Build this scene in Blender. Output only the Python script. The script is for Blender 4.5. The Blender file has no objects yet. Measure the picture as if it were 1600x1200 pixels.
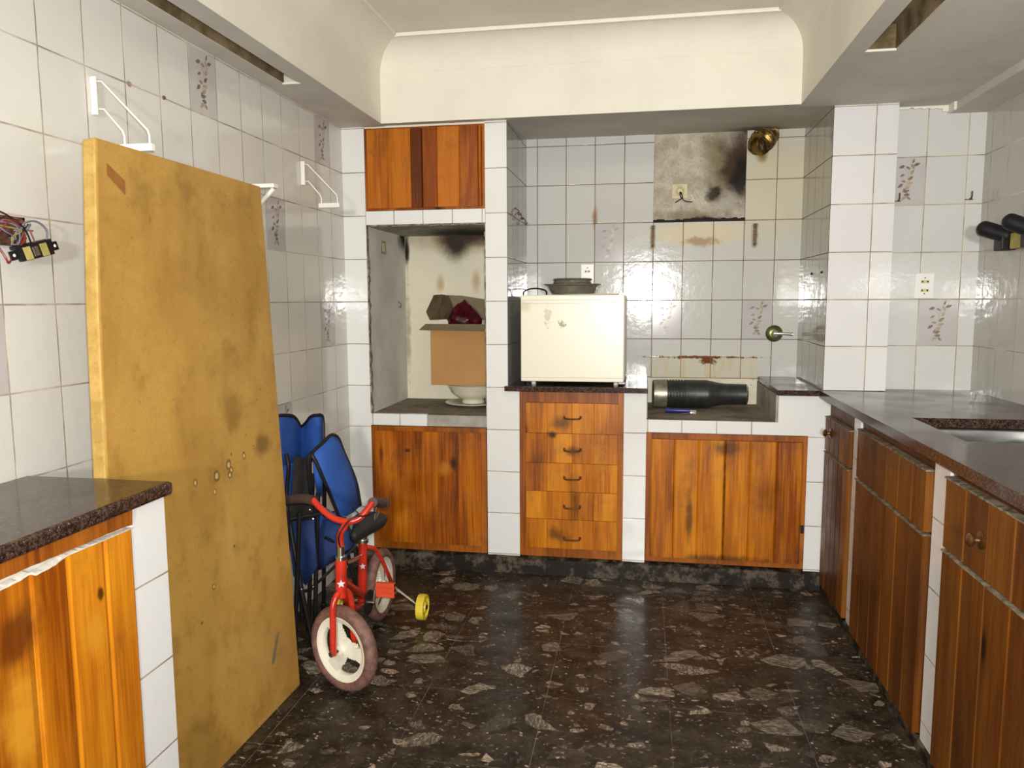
import bpy, math, random
from mathutils import Vector, Matrix
random.seed(7)
S = bpy.context.scene
COL = S.collection
# ------------------------------------------------------------------ camera
F = 1180.0
def _n(v): return v.normalized()
_yd = _n(Vector(((1005-800)/F, (600-468)/F, -1)))
_dn = _n(Vector((50/F, -10700/F, -1)))
_zd = -_dn; _zd = _n(_zd-_yd*_zd.dot(_yd)); _xd = _yd.cross(_zd)
CAMLOC = Vector((0, 0, 1.28))
cd = bpy.data.cameras.new('camera'); cam = bpy.data.objects.new('camera', cd); COL.objects.link(cam)
cam.matrix_world = Matrix(((_xd[0], _xd[1], _xd[2], 0), (_yd[0], _yd[1], _yd[2], 0), (_zd[0], _zd[1], _zd[2], CAMLOC.z), (0, 0, 0, 1)))
cd.sensor_fit = 'HORIZONTAL'; cd.sensor_width = 36; cd.lens = 36*F/1600; cd.clip_start = .02
S.camera = cam
# ------------------------------------------------------------------ light and exposure
w = bpy.data.worlds.new('world'); S.world = w; w.use_nodes = True
w.node_tree.nodes['Background'].inputs[0].default_value = (1, .97, .92, 1)
w.node_tree.nodes['Background'].inputs[1].default_value = .10
def area(name, loc, target, size, sizey, power, col=(1, 1, 1)):
    l = bpy.data.lights.new(name, 'AREA'); l.shape = 'RECTANGLE'; l.size = size; l.size_y = sizey; l.energy = power; l.color = col
    o = bpy.data.objects.new(name, l); COL.objects.link(o); o.location = loc
    o.rotation_euler = (Vector(target)-Vector(loc)).to_track_quat('-Z', 'Y').to_euler(); return o
area('flash', (.03, -.02, 1.31), (.3, 3.4, 1.1), .05, .03, 44, (1, .985, .95))
area('rear_fill', (.05, -2.3, 1.42), (0, 3.4, 1.25), .34, .24, 90, (1, .97, .92))  # unseen fill added behind the camera to even out the flash falloff
S.view_settings.view_transform = 'Standard'; S.view_settings.look = 'None'; S.view_settings.gamma = 1
S.view_settings.exposure = .24
# ------------------------------------------------------------------ measuring helpers
def _ray(px, py):
    c = Vector(((px-800)/F, (600-py)/F, -1)); return Vector((_xd.dot(c), _yd.dot(c), _zd.dot(c)))
def aY(px, py, Y): r = _ray(px, py); return CAMLOC+r*(Y/r.y)
def aX(px, py, X): r = _ray(px, py); return CAMLOC+r*(X/r.x)
# ------------------------------------------------------------------ mesh helpers
def wloc(o):
    v = Vector((0, 0, 0))
    while o: v = v+o.location; o = o.parent
    return v
class MB:
    def __init__(s): s.v = []; s.f = []; s.m = []; s.p = []; s.mi = 0; s.pid = 0.
    def face(s, idx): s.f.append(tuple(idx)); s.m.append(s.mi); s.p.append(s.pid)
    def quad(s, *pts):
        b = len(s.v); s.v += [Vector(p) for p in pts]; s.face(range(b, b+len(pts)))
    def box(s, a, b):
        x0, y0, z0 = a; x1, y1, z1 = b; n = len(s.v)
        s.v += [Vector(p) for p in ((x0, y0, z0), (x1, y0, z0), (x1, y1, z0), (x0, y1, z0), (x0, y0, z1), (x1, y0, z1), (x1, y1, z1), (x0, y1, z1))]
        for q in ((0, 3, 2, 1), (4, 5, 6, 7), (0, 1, 5, 4), (1, 2, 6, 5), (2, 3, 7, 6), (3, 0, 4, 7)): s.face([n+i for i in q])
    def loft(s, rings, cap=True, close=True):
        n = len(s.v); k = len(rings[0])
        for r in rings: s.v += [Vector(p) for p in r]
        for i in range(len(rings)-1):
            for j in range(k if close else k-1):
                a = n+i*k+j; b = n+i*k+(j+1) % k; s.face((a, b, b+k, a+k))
        if cap:
            s.face([n+k-1-j for j in range(k)]); s.face([n+(len(rings)-1)*k+j for j in range(k)])
    def prism(s, poly, vec):
        vec = Vector(vec); s.loft([poly, [Vector(p)+vec for p in poly]])
    def tube(s, path, r, seg=10, smooth=0):
        P = [Vector(p) for p in path]
        if smooth and len(P) > 2:
            Q = []
            for i in range(len(P)-1):
                p0 = P[max(i-1, 0)]; p1 = P[i]; p2 = P[i+1]; p3 = P[min(i+2, len(P)-1)]
                for t in range(smooth):
                    t /= smooth
                    Q.append(.5*((2*p1)+(p2-p0)*t+(2*p0-5*p1+4*p2-p3)*t*t+(3*p1-p0-3*p2+p3)*t**3))
            Q.append(P[-1]); P = Q
        rr = r if isinstance(r, (list, tuple)) else [r]*len(P)
        if len(rr) != len(P): rr = [rr[0]+(rr[-1]-rr[0])*i/(len(P)-1) for i in range(len(P))]
        d = (P[1]-P[0]).normalized(); u = d.orthogonal().normalized(); rings = []
        for i, p in enumerate(P):
            t = (P[min(i+1, len(P)-1)]-P[max(i-1, 0)]).normalized()
            u = (u-t*u.dot(t)).normalized(); v = t.cross(u)
            rings.append([p+(u*math.cos(a)+v*math.sin(a))*rr[i] for a in [2*math.pi*k/seg for k in range(seg)]])
        s.loft(rings)
    def lathe(s, prof, c, axis=(0, 0, 1), seg=32, cap=True, wob=None):
        c = Vector(c); ax = Vector(axis).normalized(); u = ax.orthogonal().normalized(); v = ax.cross(u); rings = []
        for i, (r, h) in enumerate(prof):
            ring = []
            for k in range(seg):
                a = 2*math.pi*k/seg; q = r*(wob(a, i) if wob else 1); ring.append(c+ax*h+(u*math.cos(a)+v*math.sin(a))*q)
            rings.append(ring)
        s.loft(rings, cap)
    def sheet(s, grid, th=0):     # grid of points -> surface, with thickness th added along the averaged normal
        n = len(s.v); R = len(grid); K = len(grid[0]); G = [[Vector(p) for p in r] for r in grid]
        for r in G: s.v += r
        for i in range(R-1):
            for j in range(K-1): a = n+i*K+j; s.face((a, a+1, a+K+1, a+K))
    def build(s, name, mats, parent=None, loc=None, smooth=False, bevel=0, solid=0, sub=0, fix=False):
        if not isinstance(mats, (list, tuple)): mats = [mats]
        off = wloc(parent) if parent else Vector(loc or (0, 0, 0))
        me = bpy.data.meshes.new(name); me.from_pydata([tuple(p-off) for p in s.v], [], s.f)
        for m in mats: me.materials.append(m)
        me.polygons.foreach_set('material_index', s.m)
        at = me.attributes.new('pid', 'FLOAT', 'FACE'); at.data.foreach_set('value', s.p)
        if smooth: me.polygons.foreach_set('use_smooth', [True]*len(s.f))
        import bmesh
        bm = bmesh.new(); bm.from_mesh(me)
        if not fix: bmesh.ops.recalc_face_normals(bm, faces=bm.faces)
        bm.to_mesh(me); bm.free(); me.update()
        o = bpy.data.objects.new(name, me); COL.objects.link(o)
        if parent: o.parent = parent
        else: o.location = off
        if solid: q = o.modifiers.new('t', 'SOLIDIFY'); q.thickness = solid; q.offset = 0
        if sub: q = o.modifiers.new('s', 'SUBSURF'); q.levels = sub; q.render_levels = sub
        if bevel: q = o.modifiers.new('b', 'BEVEL'); q.width = bevel; q.segments = 2; q.limit_method = 'ANGLE'
        if smooth and not sub:
            try: me.set_sharp_from_angle(angle=math.radians(42))
            except Exception: pass
        return o
def tag(o, label=None, cat=None, group=None, kind=None):
    if label: o['label'] = label
    if cat: o['category'] = cat
    if group: o['group'] = group
    if kind: o['kind'] = kind
    return o
def thing(name, loc, label, cat, group=None):
    o = bpy.data.objects.new(name, None); COL.objects.link(o); o.location = loc; o.empty_display_size = .05
    return tag(o, label, cat, group)
def struct(o): o['kind'] = 'structure'; return o
# ------------------------------------------------------------------ materials
class NT:
    def __init__(s, name):
        s.m = bpy.data.materials.new(name); s.m.use_nodes = True; s.t = s.m.node_tree; s.b = s.t.nodes['Principled BSDF']
        s.tc = s.t.nodes.new('ShaderNodeTexCoord'); s.obj = s.tc.outputs['Object']; s._x = None
    def n(s, ty, ins=None, **kw):
        o = s.t.nodes.new('ShaderNode'+ty)
        for k, v in kw.items(): setattr(o, k, v)
        for k, v in (ins or {}).items(): s.put(o.inputs[k], v)
        return o
    def put(s, inp, v):
        if isinstance(v, bpy.types.NodeSocket): s.t.links.new(v, inp)
        elif isinstance(v, (tuple, list)) and len(v) == 3 and inp.type == 'RGBA': inp.default_value = (*v, 1)
        else: inp.default_value = v
    def set(s, **kw):
        names = dict(color='Base Color', rough='Roughness', metal='Metallic', spec='Specular IOR Level', coat='Coat Weight', coatr='Coat Roughness', trans='Transmission Weight', ior='IOR', normal='Normal', alpha='Alpha', sheen='Sheen Weight')
        for k, v in kw.items(): s.put(s.b.inputs[names[k]], v)
        return s.m
    def ma(s, op, a, b=0, c=None):
        o = s.n('Math', operation=op); s.put(o.inputs[0], a); s.put(o.inputs[1], b)
        if c is not None: s.put(o.inputs[2], c)
        return o.outputs[0]
    def xyz(s):
        if not s._x: s._x = s.n('SeparateXYZ', {0: s.obj}).outputs
        return s._x
    def mr(s, v, a, b, c=0., d=1.):
        o = s.n('MapRange', interpolation_type='SMOOTHSTEP'); s.put(o.inputs[0], v)
        for i, q in enumerate((a, b, c, d)): s.put(o.inputs[i+1], q)
        return o.outputs[0]
    def mix(s, f, a, b, mode='MIX'):
        o = s.n('Mix', data_type='RGBA', blend_type=mode); s.put(o.inputs[0], f); s.put(o.inputs[6], a); s.put(o.inputs[7], b); return o.outputs[2]
    def scl(s, sc, vec=None):
        o = s.n('VectorMath', operation='MULTIPLY'); s.put(o.inputs[0], vec or s.obj); o.inputs[1].default_value = sc; return o.outputs[0]
    def noise(s, scale, detail=3, rough=.55, vec=None, dist=0):
        return s.n('TexNoise', {'Vector': vec or s.obj, 'Scale': scale, 'Detail': detail, 'Roughness': rough, 'Distortion': dist}).outputs[0]
    def vor(s, scale, vec=None, feature='F1', out='Distance', rnd=1.):
        return s.n('TexVoronoi', {'Vector': vec or s.obj, 'Scale': scale, 'Randomness': rnd}, feature=feature).outputs[out]
    def bump(s, h, strength=.3, dist=.01, normal=None):
        o = s.n('Bump', {'Height': h, 'Strength': strength, 'Distance': dist})
        if normal: s.put(o.inputs['Normal'], normal)
        return o.outputs[0]
    def ramp(s, f, stops):
        o = s.n('ValToRGB', {0: f}); e = o.color_ramp.elements
        while len(e) < len(stops): e.new(.5)
        for q, (p, c) in zip(e, stops): q.position = p; q.color = (*c, 1)
        return o.outputs[0]
    def spot(s, c, r, amp=.5, ns=14, soft=.6, seedv=0):   # stain of its own shape: ellipsoid round c, radii r, ragged by noise
        o = s.n('VectorMath', operation='SUBTRACT'); s.put(o.inputs[0], s.n('NewGeometry').outputs['Position']); o.inputs[1].default_value = c
        q = s.scl((1/r[0], 1/r[1], 1/r[2]), o.outputs[0])
        l = s.n('VectorMath', operation='LENGTH'); s.put(l.inputs[0], q)
        d = s.ma('ADD', l.outputs['Value'], s.ma('MULTIPLY', s.ma('SUBTRACT', s.noise(ns, 4, .6), .5), amp*2))
        return s.mr(d, 1, 1-soft, 0, 1)
def plain(name, col, rough=.5, metal=0, spec=.5, var=0, vs=20, bump=0, bs=60, **kw):
    t = NT(name); c = col
    if var:
        k = t.noise(vs, 4); c = t.mix(t.mr(k, .3, .7), tuple(x*(1-var) for x in col), tuple(min(1, x*(1+var)) for x in col))
    if bump: t.set(normal=t.bump(t.noise(bs, 3), bump, .002))
    return t.set(color=c, rough=rough, metal=metal, spec=spec, **kw)
Z0, TH = .083, .1987
def tilemat(name, hor, off, w, base=(.80, .80, .785), grout=(.20, .16, .12), g=.0019, stains=(), z0=Z0, th=TH, rough=.10, dirt=.25):
    t = NT(name); x = t.xyz(); h = x[{'x': 0, 'y': 1}[hor]]
    wob = t.ma('MULTIPLY', t.ma('SUBTRACT', t.noise(9, 2), .5), .0022)
    def line(co, o, p):
        u = t.ma('DIVIDE', t.ma('SUBTRACT', t.ma('ADD', co, wob), o), p)
        fr = t.ma('ABSOLUTE', t.ma('SUBTRACT', t.ma('FRACT', u), .5))
        d = t.ma('MULTIPLY', t.ma('SUBTRACT', .5, fr), p)
        return t.mr(d, g*.55, g*1.5, 0, 1), t.ma('FLOOR', u)
    m2, iv = line(x[2], z0, th)
    if w: m1, iu = line(h, off, w); m = t.ma('MULTIPLY', m1, m2)
    else: m, iu = m2, 0.
    wn = t.n('TexWhiteNoise', {0: t.n('CombineXYZ', {0: iu, 1: iv}).outputs[0]}, noise_dimensions='3D').outputs['Value']
    c = t.mix(wn, tuple(q*.94 for q in base), base)
    dn = t.noise(3.2, 5, .65)
    c = t.mix(t.mr(dn, .5, .78, 0, dirt), c, (.62, .58, .47))
    for sc, sp in stains: c = t.mix(sp(t), c, sc)
    gc = t.mix(t.mr(t.noise(7, 4), .35, .65), grout, tuple(min(1, q*2.3) for q in grout))
    c = t.mix(m, gc, c)
    nb = t.bump(t.noise(18, 3, .55), .14, .006)
    nb = t.bump(m, .35, .0015, nb)
    return t.set(color=c, rough=t.mr(m, 0, 1, .7, rough), normal=nb, spec=.5)
def plaster(name, base, base2=None, rough=.75, stains=(), sc=4, spec=.3, bump=.12, gr=0):
    t = NT(name); base2 = base2 or tuple(q*.9 for q in base)
    c = t.mix(t.mr(t.noise(sc, 6, .62), .35, .68), base, base2)
    if gr: c = t.mix(t.mr(t.noise(85, 5, .75), .50, .72, 0, gr), c, tuple(q*.35 for q in base))
    for col, sp in stains: c = t.mix(sp(t), c, col)
    return t.set(color=c, rough=rough, spec=spec, normal=t.bump(t.noise(45, 4, .6), bump, .004))
def woodmat(name, lo, mid, hi, rough=.33, dark=.5, knots=True, grime=()):
    t = NT(name); x = t.xyz()
    pid = t.n('Attribute', attribute_name='pid').outputs['Fac']
    hx = t.ma('ADD', t.ma('ADD', x[0], x[1]), t.ma('MULTIPLY', pid, 3.17))
    v = t.n('CombineXYZ', {0: hx, 1: t.ma('MULTIPLY', pid, 7.7), 2: x[2]}).outputs[0]
    big = t.noise(1, 3, .5, t.scl((7, 1, 1.1), v), .6)
    gr = t.noise(1, 4, .6, t.scl((95, 1, 3.2), v), .4)
    fine = t.noise(1, 2, .5, t.scl((320, 1, 9), v))
    f = t.ma('ADD', t.ma('MULTIPLY', big, .62), t.ma('MULTIPLY', gr, .38))
    f = t.ma('ADD', f, t.ma('MULTIPLY', t.ma('SUBTRACT', t.ma('FRACT', t.ma('MULTIPLY', pid, 5.31)), .5), .2))
    c = t.ramp(f, [(.36, lo), (.5, mid), (.64, hi)])
    c = t.mix(t.mr(fine, .35, .75, 0, .22), c, lo)
    if knots:
        kv = t.vor(1, t.scl((7.5, 1, 3.1), v), out='Distance'); kc = t.vor(1, t.scl((7.5, 1, 3.1), v), out='Color')
        on = t.mr(t.n('SeparateColor', {0: kc}).outputs[0], .72, .74)
        k = t.ma('MULTIPLY', t.mr(kv, .16, .05), on); ring = t.ma('MULTIPLY', t.mr(kv, .36, .12), on)
        c = t.mix(t.ma('MULTIPLY', ring, .45), c, lo); c = t.mix(k, c, tuple(q*.28 for q in lo))
    gm = t.noise(4.5, 5, .7)
    c = t.mix(t.mr(gm, .50, .72, 0, dark), c, (.035, .012, .004))
    for col, sp in grime: c = t.mix(sp(t), c, col)
    return t.set(color=c, rough=t.mr(gm, .3, .7, rough*.8, rough*1.5), spec=.28, normal=t.bump(gr, .16, .0015))
def floormat():
    t = NT('terrazzo'); x = t.xyz()
    base = t.mix(t.mr(t.noise(11, 6, .7), .35, .7), (.013, .0095, .0055), (.052, .039, .026))
    base = t.mix(t.mr(t.noise(70, 3, .6), .55, .75, 0, .7), base, (.13, .10, .08))
    red = t.mr(t.noise(3.1, 3), .5, .75, 0, .5); base = t.mix(red, base, (.042, .021, .013))
    vv = t.n('VectorMath', operation='ADD'); t.put(vv.inputs[0], t.scl((1.0, 1.35, 1))); t.put(vv.inputs[1], t.scl((.09, .09, .09), t.n('TexNoise', {'Vector': t.obj, 'Scale': 6., 'Detail': 4.}).outputs[1]))
    vv = vv.outputs[0]
    def chips(sc, thr, gap, lo, hi, b, veins=26):
        cc = t.n('SeparateColor', {0: t.vor(sc, vv, out='Color')}).outputs
        e = t.n('TexVoronoi', {'Vector': vv, 'Scale': sc}, feature='DISTANCE_TO_EDGE').outputs[0]
        m = t.ma('MULTIPLY', t.mr(cc[0], thr, thr+.02), t.mr(e, gap, gap*1.5))
        ang = t.scl((1, 3.4, 1)); vn = t.noise(veins, 4, .7, t.mix(t.ma('GREATER_THAN', cc[2], .5), ang, t.scl((3.1, 1.2, 1))), 1.6)
        col = t.mix(t.mr(vn, .44, .60), lo, hi)
        col = t.mix(t.ma('MULTIPLY', t.ma('POWER', cc[1], .8), .95), col, (.035, .028, .022))
        return t.mix(m, b, col)
    c = chips(8.6, .73, .08, (.105, .084, .058), (.44, .37, .28), base)
    c = chips(22, .85, .10, (.12, .09, .06), (.50, .38, .29), c)
    c = chips(75, .86, .12, (.12, .08, .06), (.50, .40, .33), c)
    c = t.mix(t.mr(t.noise(2.2, 5, .7), .52, .75, 0, .75), c, (.014, .010, .007))
    def ln(co, o):
        u = t.ma('DIVIDE', t.ma('SUBTRACT', co, o), .392); fr = t.ma('ABSOLUTE', t.ma('SUBTRACT', t.ma('FRACT', u), .5))
        return t.mr(t.ma('MULTIPLY', t.ma('SUBTRACT', .5, fr), .392), .0016, .0006)
    j = t.ma('MAXIMUM', ln(x[0], .492), ln(x[1], 3.09))
    c = t.mix(t.ma('MULTIPLY', j, t.mr(t.noise(5, 3), .35, .65, .05, .6)), c, (.20, .18, .16))
    dust = t.spot((.0, 3.3, 0), (.9, .12, 1), .6, 9, .8); c = t.mix(t.ma('MULTIPLY', dust, .25), c, (.12, .12, .12))
    return t.set(color=c, rough=t.mr(t.noise(8, 4), .3, .7, .22, .42), spec=.15, normal=t.bump(t.noise(30, 3), .05, .002))
def granite():
    t = NT('granite')
    c = t.mix(t.mr(t.noise(120, 4, .8), .42, .62), (.016, .008, .006), (.085, .048, .036))
    c = t.mix(t.mr(t.vor(190), .25, .1), c, (.012, .008, .007)); c = t.mix(t.mr(t.noise(260, 1), .66, .72), c, (.20, .14, .11))
    return t.set(color=c, rough=t.mr(t.noise(5, 4), .3, .7, .10, .25), spec=.42)
M = {}
M['floor'] = floormat(); M['granite'] = granite()
M['plinth'] = (lambda t: t.set(color=t.mix(t.mr(t.noise(14, 6, .75), .45, .62), (.012, .008, .005), (.10, .080, .055)), rough=.5, spec=.2))(NT('plinth'))
M['ceil'] = plaster('ceiling_plaster', (.80, .765, .66), (.72, .69, .60), .8, sc=2.2)
M['soffit'] = plaster('soffit_plaster', (.64, .60, .53), (.55, .52, .47), .8, sc=3, stains=[((.10, .055, .02), lambda t: t.ma('MULTIPLY', t.spot((.55, 4.0, 2.11), (.2, .16, .2), .4, 12, .9), .85)), ((.34, .29, .17), lambda t: t.ma('MULTIPLY', t.spot((.62, 3.8, 2.1), (.3, .3, .2), .5, 9, .9), .5))])
M['slot'] = plaster('grimy_slot', (.11, .075, .035), (.30, .22, .12), .85, sc=9)
M['slotedge'] = plain('slot_edge', (.78, .75, .66), .7)
M['tileL'] = tilemat('tile_left', 'y', 1.61, .1515, base=(.70, .69, .64), grout=(.26, .22, .18), stains=[((.30, .16, .07), lambda t: t.spot((-1.39, 1.93, 1.871), (.1, .014, .011), .3, 30))])
brown = (.42, .25, .09)
M['tileB'] = tilemat('tile_recess', 'x', -.253, .1497, base=(.61, .605, .575), grout=(.10, .06, .035), stains=[  # base colour lowered to carry the light's falloff into the recess
    ((.66, .58, .38), lambda t: t.ma('MULTIPLY', t.spot((.62, 4, 1.85), (.30, 1, .42), .45, 7, .8), .75)),
    ((.70, .62, .42), lambda t: t.ma('MULTIPLY', t.spot((.27, 4, 1.61), (.30, 1, .075), .25, 12, .5), .85)),
    ((.30, .19, .05), lambda t: t.spot((.57, 4, 1.995), (.035, 1, .06), .4, 20, .8)),
    ((.36, .22, .10), lambda t: t.ma('MULTIPLY', t.spot((.29, 4, 1.57), (.11, 1, .03), 1.0, 22, .6), .75)),
    ((.36, .16, .04), lambda t: t.ma('MULTIPLY', t.spot((-.252, 4, 1.70), (.02, 1, .08), .5, 26, .8), .8)),
    ((.20, .07, .01), lambda t: t.ma('MULTIPLY', t.spot((.30, 4, .982), (.30, 1, .010), 1.1, 40, .5), .95)),
    ((.18, .06, .01), lambda t: t.spot((.33, 4, .965), (.065, 1, .025), 1.2, 45, .5))])
def stained(t):
    v = t.noise(1, 4, .6, t.scl((30, 1, 3)))
    return t.mr(v, .50, .72, 0, .7)
M['tileStain'] = tilemat('tile_stained', 'x', -.253, .1497, base=(.62, .59, .48), grout=(.16, .08, .03), z0=.876, th=.4, stains=[
    ((.60, .42, .10), stained), ((.16, .05, .01), lambda t: t.ma('MULTIPLY', t.spot((.30, 4, .985), (.30, 1, .011), 1.3, 40, .5), 1.)), ((.16, .05, .01), lambda t: t.spot((.33, 4, .968), (.06, 1, .022), 1.3, 45, .5))])
M['tilePier'] = tilemat('tile_pier', 'x', 0, 0, base=(.80, .80, .78), grout=(.20, .16, .12), dirt=.12)
M['tileSideL'] = tilemat('tile_recess_side', 'y', 3.42, .1497, base=(.36, .36, .345), grout=(.06, .05, .04))  # darker copy of the white tile, grazing-light shade put into the base colour
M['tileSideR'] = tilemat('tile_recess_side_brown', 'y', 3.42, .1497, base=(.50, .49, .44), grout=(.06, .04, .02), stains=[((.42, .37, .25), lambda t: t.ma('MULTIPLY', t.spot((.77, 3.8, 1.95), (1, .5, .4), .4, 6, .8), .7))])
M['tileBlk'] = tilemat('tile_block', 'x', .937, .3, base=(.74, .735, .73), grout=(.22, .17, .10), dirt=.15)
M['tileAlc'] = tilemat('tile_alcove', 'x', 1.166, .159, base=(.64, .635, .61), grout=(.22, .19, .12), dirt=.15)
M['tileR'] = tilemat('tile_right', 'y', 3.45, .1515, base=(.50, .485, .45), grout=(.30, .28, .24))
M['tileNB'] = tilemat('tile_lintel', 'x', -1.0045, .139, z0=.5, th=3, dirt=.1)
M['tileSh'] = tilemat('tile_shelf_strip', 'x', .028, .1505, z0=.5, th=3, dirt=.1)
M['tileNS'] = tilemat('tile_niche_strip', 'x', -1.136, .136, z0=.5, th=3, dirt=.1)
M['tilePL'] = tilemat('tile_left_pier', 'y', 0, 0, base=(.80, .80, .79), dirt=.1)
M['decor'] = plain('decor_tile', (.50, .48, .47), .13, var=.04, vs=8)
M['leafA'] = plain('leaf_pink', (.27, .155, .115), .3, var=.25); M['leafB'] = plain('leaf_grey', (.17, .135, .11), .3, var=.3); M['leafC'] = plain('leaf_gold', (.38, .29, .18), .3, var=.2)
soot = (.012, .009, .007)
M['patch'] = plaster('raw_plaster_patch', (.60, .545, .45), (.42, .37, .29), .85, sc=13, stains=[
    ((.22, .16, .09), lambda t: t.ma('MULTIPLY', t.spot((.24, 4, 1.70), (.30, 1, .05), .9, 14, .9), .7)),
    ((.16, .13, .045), lambda t: t.ma('MULTIPLY', t.spot((.36, 4, 1.98), (.11, 1, .28), .5, 9, .9), .75)),
    ((.055, .025, .012), lambda t: t.ma('MULTIPLY', t.spot((.47, 4, 1.97), (.14, 1, .26), .6, 9, .8), .95)),
    (soot, lambda t: t.ma('MULTIPLY', t.spot((.472, 4, 1.90), (.075, 1, .17), .7, 12, .7), .95)),
    (soot, lambda t: t.ma('MULTIPLY', t.spot((.345, 4, 1.81), (.05, 1, .065), .9, 16, .8), .9)),
    (soot, lambda t: t.spot((.30, 4, 1.678), (.14, 1, .025), .8, 18, .7)),
    ((.42, .40, .33), lambda t: t.ma('MULTIPLY', t.spot((.42, 4, 1.77), (.045, 1, .05), .9, 24, .6), .7))], bump=1., gr=.75)
M['nicheside'] = plaster('niche_grey_plaster', (.74, .72, .67), (.60, .58, .54), .8, sc=4, stains=[
    (soot, lambda t: t.spot((-1.28, 3.98, 1.62), (.3, .16, .12), .5, 9, .9)), ((.12, .10, .08), lambda t: t.ma('MULTIPLY', t.spot((-1.28, 3.42, 1.2), (.3, .02, .6), .8, 12, .8), .5))])
M['nicheback'] = plaster('niche_cream_paint', (.80, .75, .58), (.72, .68, .53), .6, sc=3, stains=[
    ((.32, .21, .09), lambda t: t.ma('MULTIPLY', t.spot((-.95, 4, 1.62), (.42, 1, .13), .4, 9, .9), .9)),
    ((.035, .018, .010), lambda t: t.spot((-1.0, 4, 1.60), (.10, 1, .16), .28, 9, .7)),
    ((.035, .018, .010), lambda t: t.spot((-.88, 4, 1.63), (.30, 1, .085), .35, 9, .8)),
    ((.50, .33, .14), lambda t: t.ma('MULTIPLY', t.spot((-1.085, 4, 1.37), (.032, 1, .07), .4, 12, .9), .75)),
    ((.50, .33, .14), lambda t: t.ma('MULTIPLY', t.spot((-.885, 4, 1.38), (.035, 1, .09), .4, 12, .9), .75)),
    (soot, lambda t: t.spot((-1.27, 4, 1.55), (.02, 1, .14), .5, 14, .8)), ((.30, .24, .16), lambda t: t.ma('MULTIPLY', t.spot((-1.27, 4, 1.1), (.022, 1, .35), .9, 20, .8), .7))])
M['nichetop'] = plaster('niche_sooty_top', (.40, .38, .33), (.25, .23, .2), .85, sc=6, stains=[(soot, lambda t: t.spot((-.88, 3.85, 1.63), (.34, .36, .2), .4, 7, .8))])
M['cement'] = plaster('cement', (.27, .225, .17), (.13, .105, .075), .8, sc=9, bump=.5, gr=.4)
M['cementL'] = plaster('cement_light', (.40, .38, .33), (.25, .235, .20), .7, sc=8, bump=.3)
M['crack'] = plaster('crumbly_edge', (.10, .085, .06), (.42, .38, .30), .9, sc=24, bump=.6)
M['cream'] = plaster('chipped_cream', (.72, .68, .54), (.62, .58, .46), .6, sc=12, stains=[((.08, .04, .02), lambda t: t.mr(t.noise(30, 4, .7), .66, .72))])
M['wood'] = woodmat('varnished_pine', (.13, .026, .001), (.38, .098, .004), (.58, .185, .008), grime=[((.05, .014, .002), lambda t: t.spot((-.872, 3.41, .515), (.028, 1, .055), .7, 22, .7)), ((.52, .19, .02), lambda t: t.ma('MULTIPLY', t.spot((-.915, 3.41, .49), (.045, 1, .05), .5, 12, .8), .7)), ((.06, .016, .002), lambda t: t.spot((-1.098, 3.41, .57), (.022, 1, .014), .5, 22, .7)), ((.10, .02, .003), lambda t: t.ma('MULTIPLY', t.spot((-1.23, 3.41, .55), (.014, 1, .10), .7, 14, .8), .8))])
M['woodA'] = woodmat('pine_orange', (.22, .050, .002), (.50, .155, .006), (.68, .255, .012), dark=.4, grime=[
    ((.03, .010, .002), lambda t: t.ma('MULTIPLY', t.spot((-.405, 3.4, .665), (.030, 1, .022), .7, 30, .7), .95)), ((.05, .02, .003), lambda t: t.ma('MULTIPLY', t.spot((-.36, 3.4, .72), (.06, 1, .045), .8, 16, .9), .7)),
    ((.04, .015, .002), lambda t: t.ma('MULTIPLY', t.spot((-.31, 3.4, .59), (.05, 1, .035), .8, 20, .9), .7)), ((.04, .015, .002), lambda t: t.ma('MULTIPLY', t.spot((-.305, 3.4, .34), (.035, 1, .20), .9, 14, .9), .55)),
    ((.05, .015, .002), lambda t: t.ma('MULTIPLY', t.spot((-.38, 3.4, .19), (.06, 1, .05), .9, 14, .8), .75)),
    ((.02, .010, .003), lambda t: t.ma('MULTIPLY', t.spot((.372, 3.4, .62), (.10, 1, .05), .8, 12, .9), .7)), ((.02, .010, .003), lambda t: t.spot((.368, 3.4, .38), (.007, 1, .30), 1.0, 14, .9)),
    ((.06, .02, .003), lambda t: t.ma('MULTIPLY', t.spot((.22, 3.4, .30), (.022, 1, .16), .8, 16, .8), .75)), ((.03, .012, .003), lambda t: t.ma('MULTIPLY', t.spot((.38, 3.4, .11), (.36, 1, .035), .9, 14, .9), .75)),
    ((.03, .012, .003), lambda t: t.ma('MULTIPLY', t.spot((.53, 3.4, .42), (.10, 1, .12), .9, 8, .9), .4)),
    ((.03, .010, .002), lambda t: t.spot((-1.04, .985, .60), (1, .022, .022), .4, 30, .7)), ((.75, .36, .03), lambda t: t.ma('MULTIPLY', t.spot((-1.04, 1.06, .55), (1, .06, .13), .8, 9, .8), .6)), ((.66, .30, .03), lambda t: t.ma('MULTIPLY', t.spot((-1.04, 1.24, .64), (1, .035, .06), .5, 9, .9), .6)), ((.10, .022, .003), lambda t: t.ma('MULTIPLY', t.spot((-1.04, 1.07, .72), (1, .06, .06), .8, 9, .7), .8)), ((.06, .014, .002), lambda t: t.ma('MULTIPLY', t.spot((-1.04, 1.265, .715), (1, .012, .02), .9, 30, .7), .9))])
M['woodR'] = woodmat('pine_dark_red', (.062, .017, .002), (.125, .038, .004), (.20, .070, .007), rough=.4, dark=.3)
M['woodU'] = woodmat('pine_red_upper', (.10, .020, .001), (.28, .062, .003), (.50, .15, .007), dark=.5)
M['woodF'] = woodmat('pine_frame', (.14, .034, .004), (.32, .09, .009), (.42, .13, .014), dark=.5, knots=False)
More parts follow.
